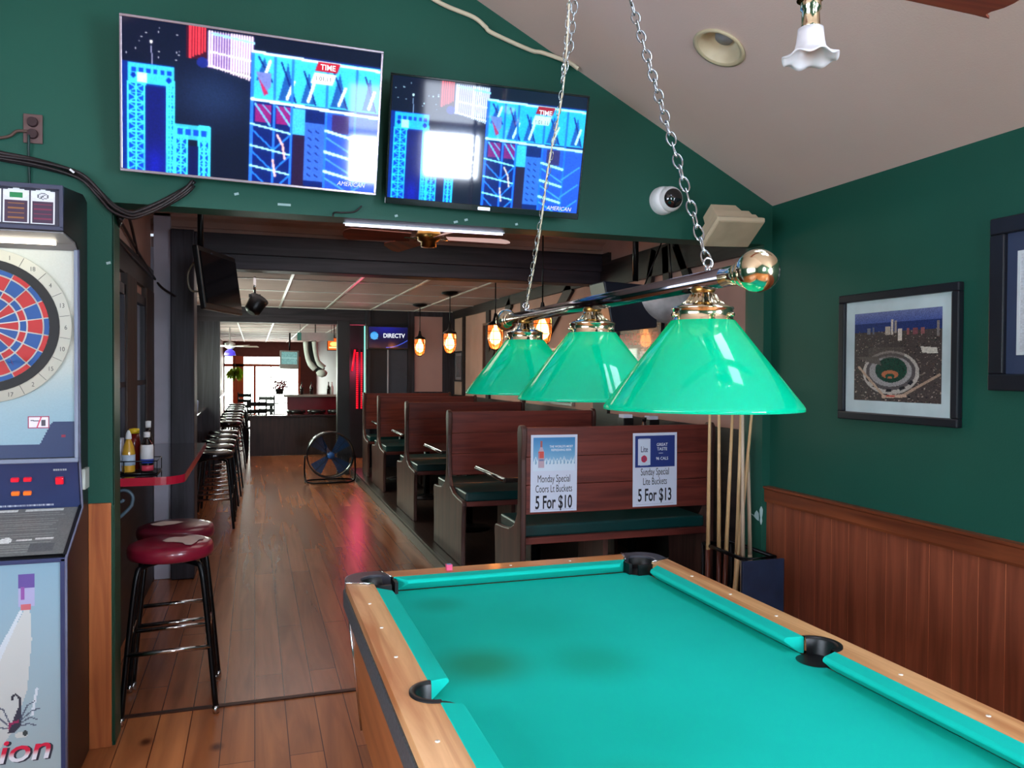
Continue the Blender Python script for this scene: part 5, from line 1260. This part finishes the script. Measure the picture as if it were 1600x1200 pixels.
MAPLE = wood('maple_cue', (226, 196, 150), (200, 164, 116), 'Z', rough=.35); MAPLE2 = wood('pale_maple_cue', (206, 190, 168), (184, 160, 134), 'Z', rough=.35)
BUTT = wood('cue_butt', (110, 52, 34), (66, 28, 20), 'Z', rough=.3)
cues = [((1.360, 3.80, .03), (1.445, 3.80, 1.47)), ((1.388, 3.74, .03), (1.430, 3.74, 1.46)), ((1.440, 3.70, .03), (1.535, 3.72, 1.47)), ((1.455, 3.59, .03), (1.560, 3.60, 1.0)), ((1.560, 3.66, .03), (1.582, 3.66, 1.47)), ((1.445, 3.63, .03), (1.632, 3.68, 1.40)), ((1.585, 3.60, .03), (1.574, 3.64, 1.30))]
cues = [((1.445, 3.80, .03), (1.452, 3.80, 1.47)), ((1.487, 3.745, .03), (1.474, 3.745, 1.46)), ((1.470, 3.69, .03), (1.542, 3.71, 1.47)), ((1.515, 3.56, .03), (1.530, 3.60, 1.05)), ((1.548, 3.69, .03), (1.580, 3.69, 1.47)), ((1.452, 3.60, .03), (1.622, 3.64, 1.45)), ((1.600, 3.60, .03), (1.604, 3.66, 1.12))]
for k, (a, b) in enumerate(cues):
    a = Vector(a); b = Vector(b); d = (b-a).normalized(); L_ = 1.45 if k not in (6,) else 1.12; b = a+d*L_
    c = thing('pool_cue', ['leftmost pool cue in the cue stand by the jamb', 'second pool cue from the left in the cue stand', 'slightly left-leaning tan pool cue, third in the cue stand', 'pale pool cue leaning right, fourth in the cue stand', 'pool cue standing upright behind the crossing cue', 'pool cue crossing the others at a slant to the right', 'rightmost pool cue in the stand, next to the chipped green jamb'][k], 'pool cue', a, 0, 'pool cues in the stand')
    bm = NB(); tube(bm, [a+d*.55, a+d*(L_-.02)], [.0118, .0068 if L_ > 1.2 else .0085], 12); obj('shaft', bm, MAPLE2 if k in (3, 6) else MAPLE, c, shift=a)
    bm = NB(); tube(bm, [a, a+d*.55], [.0152, .0120], 12); obj('butt', bm, BUTT if k in (0, 1, 2) else (MAPLE2 if k in (3, 6) else MAPLE), c, shift=a)
    bm = NB(); tube(bm, [a+d*(L_-.02), a+d*L_], .0066 if L_ > 1.2 else .0083, 10); obj('tip', bm, mat('cue_tip', (60, 90, 140), rough=.8), c, shift=a)

# ------------------------------------------------------------------ pendant cage lamps over the booths
def pendant(label, y, first=[None], drop=0):
    if first[0] is None:
        t = thing('pendant_lamp', label, 'pendant lamp', (1.2, y, 2.465), 0, 'caged pendant lamps')
        bm = NB(); lathe(bm, [(.10, .0+drop), (.10, -.012+drop), (.06, -.03+drop), (.01, -.04+drop)], (0, 0, 0), 24, cap=True); obj('canopy', bm, BLACKM, t)
        bm = NB(); tube(bm, [(0, 0, -.03+drop), (0, 0, -.40)], .006, 8); obj('rod', bm, BLACKM, t)
        bm = NB(); lathe(bm, [(.012, -.36), (.02, -.40), (.03, -.43), (.075, -.455), (.08, -.47), (.075, -.475), (.0005, -.476)], (0, 0, 0), 24); obj('socket_cap', bm, BLACKM, t)
        bm = NB(); lathe(bm, [(.068, -.476), (.072, -.50), (.072, -.60), (.060, -.66), (.035, -.69), (.0005, -.70)], (0, 0, 0), 24)
        g = mat('amber_glass', (255, 190, 120), rough=.05, trans=.9, emit=(255, 120, 50), estr=.35, var=.02); obj('glass_jar', bm, g, t)
        bm = NB(); lathe(bm, [(.012, -.476), (.014, -.50), (.032, -.55), (.036, -.59), (.028, -.63), (.0005, -.65)], (0, 0, 0), 18); obj('bulb', bm, emis('amber_bulb', (255, 176, 104), 22), t)
        for k in range(6):
            a = 2*PI*k/6; bm = NB(); tube(bm, [(.076*math.cos(a), .076*math.sin(a), -.47), (.077*math.cos(a), .077*math.sin(a), -.60), (.055*math.cos(a), .055*math.sin(a), -.68), (.01*math.cos(a), .01*math.sin(a), -.71)], .0028, 5); obj('cage_wire', bm, BLACKM, t)
        for z in (-.53, -.61):
            bm = NB(); tube(bm, [(.078*math.cos(2*PI*k/20), .078*math.sin(2*PI*k/20), z) for k in range(20)], .0028, 5, closed=True); obj('cage_ring', bm, BLACKM, t)
        l = point('pendant_glow', (0, 0, -.60), 9, (1, .62, .38), .04); l.parent = t
        first[0] = t; return t
    return dup(first[0], (1.2, y, 2.465), None, label)
PY = (10.62, 8.88, 7.07)
pendant('caged amber pendant lamp, farthest over the booths, before the pale panel', 10.62)
pendant('caged amber pendant lamp, second from the far end over the booths', 8.88)
pendant('caged amber pendant lamp just left of the far green shade', 7.07)
q = pendant('caged amber pendant lamp half hidden between the green shades', 5.8, first=[None], drop=.283); q.location = (1.2, 5.80, 2.465)

# ------------------------------------------------------------------ dining room fixtures
def hung_tv():
    t = thing('television', 'black television on ceiling pole seen from behind, over the left aisle', 'television', (-1.255, 5.2, 2.75))
    S = (-1.255, 5.2, 2.75)
    bm = NB(); tube(bm, [(-1.262, 5.2, 2.745), (-1.262, 5.2, 2.25)], .018, 12); obj('ceiling_pole', bm, BLACKM, t, shift=S)
    bm = NB(); lathe(bm, [(.06, 2.735), (.06, 2.749)], (-1.262, 5.2, 0), 20, cap=True); obj('ceiling_plate', bm, BLACKM, t, shift=S)
    bm = NB(); box(bm, -1.285, -1.19, 5.14, 5.26, 2.13, 2.28); obj('mount', bm, mat('blue_black_plastic', (30, 36, 52), rough=.4), t, bev=.01, shift=S)
    # the set itself faces down the aisle, edge to the camera
    M = Matrix.Translation((-1.175, 5.24, 2.105)) @ Matrix.Rotation(math.radians(70), 4, 'Z') @ Matrix.Rotation(math.radians(-8), 4, 'X')
    bm = NB(); box(bm, -.29, .29, -.035, .0, -.19, .19); bm.transform(M); obj('housing', bm, BLACKP, t, bev=.008, shift=S)
    bm = NB(); box(bm, -.27, .27, -.041, -.035, -.155, .155); bm.transform(M); obj('screen', bm, mat('dark_screen', (12, 12, 16), rough=.1), t, shift=S)
    bm = NB(); box(bm, -.16, .10, .0, .06, -.10, .10); bm.transform(M); obj('rear_bulge', bm, BLACKP, t, bev=.02, shift=S)
    bm = NB(); tube(bm, spline([(-1.27, 5.1, 2.24), (-1.32, 5.05, 2.14), (-1.31, 5.05, 2.04), (-1.25, 5.08, 2.035), (-1.19, 5.1, 2.07)], 6), .006, 6); obj('cable_loop', bm, mat('yellowish_cable', (110, 100, 84), rough=.5), t, shift=S)
hung_tv()
def dining_fan():
    t = thing('ceiling_fan', 'brass ceiling fan with dark blades in the dining room below the televisions', 'ceiling fan', (.12, 5.0, 2.42))
    bm = NB(); tube(bm, [(0, 0, .02), (0, 0, .30)], .012, 10); obj('down_rod', bm, BRASSD, t)
    bm = NB(); lathe(bm, [(.06, .328), (.055, .30), (.015, .285)], (0, 0, 0), 20, cap=True); obj('canopy', bm, BRASSD, t)
    bm = NB(); lathe(bm, [(.02, .06), (.07, .05), (.085, .01), (.07, -.02), (.05, -.03), (.05, -.06), (.0005, -.065)], (0, 0, 0), 24); obj('motor_housing', bm, BRASSD, t)
    BL = wood('fan_blade_wood', (120, 52, 34), (70, 30, 24), 'X', rough=.35)
    for a in (3.12, -.03, -1.22, 1.9):
        bm = NB(); prism(bm, [(.12, -.045), (.50, -.062), (.535, -.04), (.545, 0), (.535, .04), (.50, .062), (.12, .045)], 'XY', -.005, .002); bm.transform(Matrix.Rotation(a, 4, 'Z') @ Matrix.Rotation(.42, 4, 'X')); b = obj('blade', bm, BL, t)
        bm = NB(); box(bm, .05, .16, -.012, .012, -.012, -.004); bm.transform(Matrix.Rotation(a, 4, 'Z')); obj('blade_arm', bm, BRASS, b)
dining_fan()
t = thing('spotlight', 'black spotlight hanging from the dropped ceiling over the aisle', 'spotlight', (-.945, 8.0, 2.46))
bm = NB(); tube(bm, [(0, 0, 0), (0, 0, -.17)], .012, 8); obj('stem', bm, CHROME, t)
bm = NB(); lathe(bm, [(.04, -.10), (.075, -.07), (.085, .03), (.095, .07)], (0, 0, 0), 18, cap=True); bm.transform(Matrix.Translation((.01, 0, -.27)) @ Matrix.Rotation(.5, 4, 'Y') @ Matrix.Rotation(-.35, 4, 'X')); obj('lamp_head', bm, BLACKP, t)
bm = NB(); box(bm, -.055, .055, -.02, .02, -.20, -.17); obj('yoke', bm, BLACKP, t)
# drum fan on the floor
def drum_fan():
    t = thing('drum_fan', 'large round black drum fan standing on the aisle floor', 'floor fan', (.055, 11.2, 0))
    c = (0, 0, .385)
    bm = NB(); lathe(bm, [(.315, .12), (.325, .11), (.325, -.10), (.318, -.115), (.308, -.11), (.308, .11), (.315, .12)], c, 48, 'Y'); obj('drum', bm, mat('gloss_black_drum', (18, 16, 20), rough=.2, coat=.5), t)
    bm = NB()
    for k in range(1, 12): tube(bm, [(c[0]+.027*k*math.cos(u), -.11-.02*(1-(k/12)**2), c[2]+.027*k*math.sin(u)) for u in [2*PI*j/36 for j in range(36)]], .0022, 4, closed=True)
    for k in range(8):
        a = 2*PI*k/8; tube(bm, [(.03*math.cos(a), -.13, c[2]+.03*math.sin(a)), (.31*math.cos(a), -.11, c[2]+.31*math.sin(a))], .003, 4)
    obj('front_grille', bm, BLACKM, t)
    BB = mat('blue_fan_blade', (34, 70, 120), rough=.15, coat=.8, metal=.3)
    for k in range(4):
        a0 = 2.25+k*PI/2; bm = NB(); pts = [(.05*math.cos(a0+d), .05*math.sin(a0+d)) for d in (-.5, .5)]+[(.29*math.cos(a0+d), .29*math.sin(a0+d)) for d in (.45, .22, 0, -.25)]
        v = [bm.verts.new((x, -.03+.12*(math.atan2(z, x)-a0 if abs(math.atan2(z, x)-a0) < 1 else 0), c[2]+z)) for x, z in pts]; bm.faces.new(v); bmesh.ops.triangulate(bm, faces=bm.faces); obj('blade', bm, BB, t, solid=.004)
    bm = NB(); lathe(bm, [(.0005, -.145), (.045, -.142), (.05, -.12), (.05, .0)], c, 24, 'Y'); obj('hub_badge', bm, mat('blue_hub', (40, 90, 160), rough=.3), t)
    bm = NB(); tube(bm, spline([(-.34, 0, .385), (-.345, -.02, .12), (-.30, -.10, .02), (-.10, -.16, .014), (.10, -.16, .014), (.30, -.10, .02), (.345, -.02, .12), (.34, 0, .385)], 6), .012, 8); obj('stand', bm, BLACKM, t)
    bm = NB(); tube(bm, spline([(-.30, -.10, .018), (-.33, .10, .014), (-.20, .2, .014), (.20, .2, .014), (.33, .10, .014), (.30, -.10, .018)], 5), .012, 8); obj('stand_foot', bm, BLACKM, t)
drum_fan()
# long window counter along the left wall
t = thing('window_counter', 'long dark counter under the left wall windows beside the black stools', 'counter', (-1.74, 9.3, 0))
bm = NB(); box(bm, -.15, .16, -2.6, 2.65, 1.0, 1.035); obj('counter_top', bm, TOPB, t, bev=.006)
for y in (-2.2, -.8, .8, 2.2):
    bm = NB(); box(bm, -.15, .10, y-.02, y+.02, .72, 1.0); obj('support', bm, TIMBERV.copy() if False else TIMBERV, t)
t = thing('window_counter', 'far dark counter under the left windows of the far bar room', 'counter', (-1.74, 17, 0))
bm = NB(); box(bm, -.15, .16, -4.6, 4.6, 1.0, 1.035); obj('counter_top', bm, TOPB, t, bev=.006)
bm = NB(); box(bm, -.15, -.12, -4.6, 4.6, .72, 1.0); obj('support', bm, TIMBERV, t)
turned('candle_jar', 'small pale jar on the window counter', 'jar', (-1.66, 10.6, 1.036), [('body', [(.001, 0), (.04, 0), (.05, .12), (.04, .14)], mat('pale_blue_jar', (170, 190, 220), rough=.3))], seg=16)
bm = NB(); obox(bm, (-1.62, 8.9, 1.14), ((1, .1, .0), (0, .2, 1), (0, 1, -.2)), (.05, .10, .004)); tag(obj('menu_card', bm, PAPER, shift=(-1.62, 8.9, 1.036), loc=(-1.62, 8.9, 1.036)), 'white menu card leaning on the window counter', 'menu')

# ------------------------------------------------------------------ end wall, neon corner and the far bar room
def far_tv():
    t = thing('television', 'dark blue television with DIRECTV logo on the end wall above the booths', 'television', (.955, 11.80, 2.05))
    bm = NB(); box(bm, -.31, .31, -.03, .04, -.175, .175); obj('housing', bm, BLACKP, t, bev=.006)
    c = Canvas(100, 54, (8, 10, 40)); c.glow(.45, .05, .5, .4, (16, 24, 150), .8); c.ell(.14, .42, .10, .19, (50, 150, 226))
    for k in range(4): c.line(.05, .33+.07*k, .23, .36+.07*k, .02, (120, 200, 245))
    for k in range(24): a = k/24; c.line(.45+.55*a, .98-.36*a*a, .45+.55*(a+.05), .98-.36*(a+.05)**2, .03, (60, 90, 220))
    s = c.mesh('screen', attrmat('far_screen', emit=1.2, rough=.15), .58, .31, t, basis((0, -.0312, .005), (1, 0, 0), (0, 0, 1)))
    join_meshes('screen_text', [(text_mesh('DIRECTV', .088, .92, .0003, bold=.002), basis((.085, -.0325, .03), (1, 0, 0), (0, 0, 1)), 0)], emis('screen_white_text', (240, 245, 255), 1.1), s)
    bm = NB(); box(bm, -.05, .05, .04, .098, -.08, .08); obj('wall_mount', bm, BLACKM, t)
far_tv()
bm = NB(); box(bm, .45, 1.5, 14.2, 14.3, 0, 2.47); struct('wall_bar_side', bm, MATS['near_black_wall'])
REDN = emis('red_neon', (255, 8, 40), 1.3); TEALN = emis('teal_neon', (120, 240, 215), 2.5)
for k, (x, r, lb) in enumerate(((.70, .016, 'slanting'), (.79, .020, 'left upright'), (.865, .014, 'right upright'))):
    t = thing('neon_tube', 'red neon strip beside the black column, %s one' % lb, 'neon light', (x, 14.17, 1.4), 0, 'red neon strips')
    bm = NB(); z0, z1 = (1.55, 1.93) if k == 0 else (.88, 1.93)
    tube(bm, [(.05*(k == 0), 0, z1-1.4), (0, 0, z0-1.4)], r, 8) if k == 0 else [tube(bm, [(0, 0, z0-1.4+.035*j), (0, 0, z0-1.4+.035*j+.024)], r, 8) for j in range(int((z1-z0)/.035))]
    obj('tube', bm, REDN, t); bm = NB(); box(bm, -.012, .012, .0, .029, z0-1.4, z1-1.4); obj('backing', bm, BLACKP, t)
t = thing('neon_tube', 'thin teal light strip beside the red neon', 'neon light', (.925, 14.17, 1.6)); bm = NB(); tube(bm, [(0, 0, -.65), (0, 0, .75)], .014, 6); obj('tube', bm, TEALN, t)
bm = NB(); box(bm, -.008, .008, .0, .029, -.65, .75); obj('backing', bm, BLACKP, t)
# half-height dark wall with ledge before the bar
t = thing('low_partition', 'low dark partition wall across the far end of the aisle', 'partition', (-.05, 15.0, 0))
bm = NB(); box(bm, -.98, 4.0, -.05, .05, 0, .70); obj('panel', bm, wood('partition_wood', (54, 34, 32), (30, 20, 20), 'Z', rough=.4), t); bm = NB(); box(bm, -1.0, 4.0, -.09, .09, .70, .735); obj('ledge', bm, TOPB, t, bev=.006)
t = thing('bar_counter', 'far bar counter with dark red front behind the low partition', 'bar counter', (.9, 17.0, 0))
bm = NB(); box(bm, -1.2, 3.1, .05, .6, 0, 1.0); obj('front', bm, mat('bar_red_front', (110, 24, 36), rough=.3, coat=.4), t); bm = NB(); box(bm, -1.28, 3.1, -.1, .7, 1.0, 1.05); obj('counter_top', bm, mat('pale_bar_top', (150, 140, 136), rough=.12, coat=.5), t, bev=.01)
bm = NB(); tube(bm, [(-1.2, -.08, .25), (3.1, -.08, .25)], .02, 8); obj('foot_rail', bm, BRASS, t)
for k, (x, lb) in enumerate(((-.15, 'leftmost'), (.25, 'middle'), (.65, 'rightmost'))): dup(first, (x, 16.45, 0), .2, 'black bar stool before the red bar counter, %s of three' % lb)
# gap-lit chairs past the partition end
def chair(label, x, y, rz):
    t = thing('dining_chair', label, 'chair', (x, y, 0), rz, 'far dining chairs')
    bm = NB(); box(bm, -.2, .2, -.2, .2, .43, .47); obj('seat', bm, BLACKP, t, bev=.01)
    for sx in (-1, 1):
        for sy in (-1, 1):
            bm = NB(); tube(bm, [(sx*.18, sy*.18, 0), (sx*.18, sy*.18, .98 if sy > 0 else .43)], .016, 8); obj('leg', bm, BLACKM, t)
    for z in (.62, .76, .90):
        bm = NB(); box(bm, -.18, .18, .165, .185, z-.04, z+.04); obj('back_slat', bm, BLACKP, t)
    return t
for x, y, rz, lb in ((-.85, 15.75, .3, 'dark slat-back chair just past the left end of the low partition'), (-.75, 18.9, -.4, 'dark slat-back chair beyond the bar end, before the bright windows'), (-1.1, 21.5, 2.6, 'dark slat-back chair near the far windows')): chair(lb, x, y, rz)
t = thing('dining_table', 'small round table before the bright far windows', 'table', (-.55, 20.6, 0))
bm = NB(); lathe(bm, [(.4, .72), (.4, .75)], (0, 0, 0), 28, cap=True); obj('table_top', bm, TOPB, t); bm = NB(); tube(bm, [(0, 0, .02), (0, 0, .72)], .04, 10); lathe(bm, [(.25, 0), (.25, .02)], (0, 0, 0), 20, cap=True); obj('pedestal', bm, BLACKM, t)
# far television
t = thing('television', 'small pale-screened television hanging beside the far windows', 'television', (-.14, 20.0, 1.82)); t.rotation_euler = (0, .02, -.05)
bm = NB(); box(bm, -.225, .225, -.02, .25, -.235, .215); obj('housing', bm, mat('grey_tv_case', (120, 112, 112), rough=.5), t, bev=.01)
c = Canvas(40, 34, (104, 150, 146)); c.noise(.35); c.rect(0, .45, 1, .55, (150, 190, 186), .5); c.mesh('screen', attrmat('far_screen'), .37, .30, t, basis((0, -.0215, .03), (1, 0, 0), (0, 0, 1)))
bm = NB(); tube(bm, [(0, .12, .2), (0, .12, .65)], .02, 8); obj('ceiling_mount', bm, BLACKM, t)
# hanging fern
t = thing('hanging_fern', 'bright green hanging fern basket before the orange window post', 'plant', (-1.53, 26.0, 1.75))
bm = NB()
for k in range(130):
    a = random.uniform(0, 2*PI); el = random.uniform(-.9, 1.0); L = .16+.12*random.random(); d = Vector((math.cos(a)*math.cos(el), math.sin(a)*math.cos(el), math.sin(el))); p0 = Vector((0, 0, -.28))+d*.05; p1 = p0+d*L*.7; p2 = p1+Vector((d.x*.06, d.y*.06, -.12)); w_ = d.cross(Vector((0, 0, 1))).normalized()*.022
    v = [bm.verts.new(q) for q in (p0-w_*.4, p0+w_*.4, p1+w_, p2, p1-w_)]; bm.faces.new(v)
obj('foliage', bm, mat('fern_green', (150, 190, 40), rough=.6, var=.4, emit=(150, 190, 40), estr=0), t)
bm = NB(); lathe(bm, [(.001, -.40), (.07, -.39), (.10, -.28)], (0, 0, 0), 16); obj('basket', bm, BROWNV, t)
bm = NB(); tube(bm, [(0, 0, -.28), (0, 0, .715)], .006, 6); obj('hanger', bm, BLACKM, t)
# white far ceiling fan with a coloured light sign
t = thing('ceiling_fan', 'pale ceiling fan in the far bar room above the windows', 'ceiling fan', (-1.45, 18.0, 2.07))
bm = NB(); lathe(bm, [(.02, .1), (.11, .06), (.11, -.02), (.05, -.06)], (0, 0, 0), 20, cap=True); tube(bm, [(0, 0, .08), (0, 0, .39)], .015, 8); obj('motor_housing', bm, WHITE, t)
for k in range(5):
    bm = NB(); prism(bm, [(.12, -.06), (.6, -.075), (.6, .075), (.12, .06)], 'XY', -.006, .002); bm.transform(Matrix.Rotation(.3+k*2*PI/5, 4, 'Z') @ Matrix.Rotation(.2, 4, 'X')); obj('blade', bm, mat('white_blade', (226, 222, 216), rough=.3), t)
bm = NB(); lathe(bm, [(.03, -.06), (.10, -.12), (.12, -.20), (.0005, -.21)], (0, 0, 0), 20); obj('stained_glass_shade', bm, mat('blue_stained_glass', (80, 60, 210), rough=.2, emit=(90, 80, 240), estr=.6), t)
# banner, lit sign, hanging black and white cloths
t = thing('banner', 'pale grey and teal banner strip hanging before the far television', 'banner', (.12, 14.4, 2.16)); bm = NB(); box(bm, -.35, .28, -.004, .004, -.075, .065); obj('cloth', bm, mat('grey_banner_cloth', (170, 176, 176), rough=.7), t); bm = NB(); box(bm, -.35, -.28, -.006, .006, -.075, .065); obj('teal_end', bm, mat('teal_cloth', (70, 140, 130), rough=.7), t)
for x in (-.3, .24):
    bm = NB(); tube(bm, [(x, 0, .06), (x, 0, .31)], .004, 5); obj('hanging_wire', bm, BLACKM, t)
t = thing('lit_sign', 'small glowing orange sign on the dark bar wall left of the column', 'sign', (.56, 16.0, 2.08)); bm = NB(); box(bm, -.14, .14, -.03, .03, -.13, .13); obj('case', bm, mat('dark_red_case', (110, 20, 20), rough=.5), t)
c = Canvas(24, 22, (220, 96, 30)); c.ell(.5, .5, .35, .2, (255, 220, 120)); c.rect(.1, .72, .9, .85, (255, 230, 150)); c.rect(.1, .1, .5, .25, (190, 30, 30)); c.mesh('sign_face', attrmat('sign_face_lit', emit=1.5), .25, .23, t, basis((0, -.031, 0), (1, 0, 0), (0, 0, 1)))
bm = NB(); tube(bm, [(0, 0, .13), (0, 0, .39)], .01, 6); obj('hanger', bm, BLACKM, t)
t = thing('hanging_decoration', 'black and white cloth decoration hanging under the far banner', 'decoration', (.16, 15.5, 2.46))
for k, (x0, x1, zt, zb) in enumerate(((-.18, -.08, -.42, -.88), (-.02, .08, -.42, -.86))):
    bm = NB(); tube(bm, spline([(x0, 0, -.35), (x0+.02, .02, -.55), ((x0+x1)/2+.02, 0, -.75), (x1+.08, 0, zb)], 5), [.05]*11+[.06]*5, 10); obj('white_stripe', bm, mat('white_cloth', (214, 214, 210), rough=.8), t)
bm = NB(); tube(bm, spline([(-.12, .06, -.35), (-.08, .06, -.62), (.02, .05, -.80), (.12, .02, -.92)], 5), .085, 12); tube(bm, [(0, 0, 0), (0, .03, -.37)], .01, 6); obj('black_body', bm, mat('black_cloth', (20, 20, 22), rough=.8), t)
bm = NB(); lathe(bm, [(.0005, -.09), (.08, -.06), (.11, 0), (.07, .05), (.0005, .07)], (.12, -.02, -.95), 14); obj('white_tip', bm, MATS['white_cloth'], t)
# dark bar back wall on the right of the far room
bm = NB(); box(bm, 1.0, 1.1, 17.75, 27, 0, 2.47); struct('wall_bar_back', bm, mat('dark_maroon_wall', (70, 34, 36), rough=.6))
t = thing('flower_pot', 'dark leafy pot standing on the far bar counter', 'plant', (-.45, 17.1, 1.051)); bm = NB(); lathe(bm, [(.001, 0), (.07, 0), (.09, .12)], (0, 0, 0), 16); obj('pot', bm, BLACKP, t)
bm = NB()
for k in range(60):
    a = random.uniform(0, 2*PI); r = random.uniform(.03, .17); z = .14+random.uniform(-.04, .14); p = Vector((r*math.cos(a), r*math.sin(a), z)); u = Vector((random.uniform(-1, 1), random.uniform(-1, 1), random.uniform(-1, 1))).normalized()*.035; w_ = u.cross(Vector((0, 1, .3))).normalized()*.02
    v = [bm.verts.new(q) for q in (p-u, p+w_, p+u, p-w_)]; bm.faces.new(v)
obj('leaves', bm, mat('dark_leaves', (60, 54, 44), rough=.6, c2=(150, 60, 80)), t)
# bottles and glasses on the bar
for k, x in enumerate((.0, .2, .55, .62)):
    turned('bar_bottle', 'small bottle on the far bar counter, %s of four' % ('leftmost', 'second', 'third', 'rightmost')[k], 'bottle', (x, 17.15, 1.051), [('body', [(.001, 0), (.035, 0), (.035, .15), (.012, .2), (.012, .26)], WHITE if k == 3 else MATS['dark_sauce_glass'])], 'bottles on the far bar', seg=12)
# bar-room red glow from the neon
point('neon_glow', (.80, 13.9, 1.6), 18, (1, .08, .2), .15)
point('bar_glow', (1.6, 16.2, 2.0), 22, (1, .10, .16), .2)

# ------------------------------------------------------------------ right-hand part of the dining room
t = thing('ceiling_speaker', 'large black box speaker on ceiling pole behind the billiard lamp bar', 'speaker', (1.66, 5.2, 2.745))
bm = NB(); tube(bm, [(.04, 0, 0), (.04, 0, -.52)], .022, 10); obj('ceiling_pole', bm, BLACKM, t)
bm = NB(); prism(bm, [(-.27, -.54), (.14, -.56), (.16, -.86), (-.19, -.90)], 'XZ', -.12, .14); obj('cabinet', bm, mat('blue_black_box', (22, 27, 40), rough=.4), t, bev=.01)
t = thing('globe_lamp', 'white marbled glass bowl lamp behind the billiard lamp bar', 'lamp', (1.95, 5.2, 2.745)); t.location = (1.93, 5.1, 2.745)
bm = NB(); lathe(bm, [(.0005, -.83)]+[(.235*math.sin(u), -.60-.225*math.cos(u)) for u in [PI/2*k/12 for k in range(1, 13)]]+[(.225, -.60), (.0005, -.59)], (-.02, 0, 0), 36); obj('glass_bowl', bm, mat('marbled_white_glass', (226, 226, 228), rough=.3, c2=(150, 150, 150), vscale=6, det=6, coat=.3), t)
for k in range(3):
    a = PI/6+2*PI*k/3; bm = NB(); tube(bm, [(-.02+.22*math.cos(a), .22*math.sin(a)*.3, -.60), (-.02, 0, -.12)], .005, 6); obj('chain', bm, BLACKM, t)
bm = NB(); lathe(bm, [(.06, 0), (.06, -.03), (.012, -.05), (.012, -.13)], (-.02, 0, 0), 18, cap=True); obj('canopy', bm, BLACKM, t)
# pictures on the plaster wall
def wallpic(name, label, y0, y1, z0, z1, canvas, fm, fr=.03):
    y, z = (y0+y1)/2, (z0+z1)/2; w_, h_ = y1-y0, z1-z0
    t = thing(name, label, 'picture', (RX-.002, y, z))
    bm = NB(); [box(bm, -.03, 0, a, b, c_, d) for a, b, c_, d in ((-w_/2, w_/2, h_/2-fr, h_/2), (-w_/2, w_/2, -h_/2, -h_/2+fr), (-w_/2, -w_/2+fr, -h_/2+fr, h_/2-fr), (w_/2-fr, w_/2, -h_/2+fr, h_/2-fr))]; obj('frame', bm, fm, t)
    canvas.mesh('print', attrmat('photo_print'), w_-2*fr, h_-2*fr, t, basis((-.012, 0, 0), (0, -1, 0), (0, 0, 1)))
c = Canvas(30, 40, (60, 34, 30)); c.rect(.2, .15, .8, .5, (120, 40, 36)); c.rect(.2, .6, .7, .66, (150, 120, 110)); c.noise(.3)
wallpic('framed_picture', 'dark red picture on the plaster wall behind the middle caged lamp', 9.58, 10.2, 1.56, 2.2, c, mat('brass_brown_frame', (110, 76, 58), rough=.4))
c = Canvas(30, 26, (20, 24, 22)); c.rect(.05, .1, .95, .3, (120, 30, 34)); c.rect(.1, .45, .9, .9, (20, 90, 44)); c.ell(.6, .6, .12, .2, (180, 170, 160)); c.noise(.4)
wallpic('framed_picture', 'dark green and red picture behind the gap between the green shades', 5.30, 6.1, 1.42, 1.96, c, MATS['frame_black'])
c = Canvas(30, 26, (40, 44, 44)); c.rect(.3, .2, .6, .6, (140, 150, 150)); c.rect(.0, .8, 1, .86, (210, 120, 80)); c.noise(.3)
wallpic('framed_picture', 'mirror-like framed picture just under the middle green shade', 7.05, 7.95, 1.23, 1.8, c, mat('silver_thin_frame', (150, 150, 150), rough=.3, metal=.6), fr=.02)
c = Canvas(20, 30, (150, 140, 150)); c.rect(.1, .1, .9, .9, (120, 108, 116)); wallpic('framed_picture', 'small pale framed notice near the end wall, behind the second caged lamp', 11.3, 11.8, 1.40, 1.86, c, TIMBERV, fr=.03)
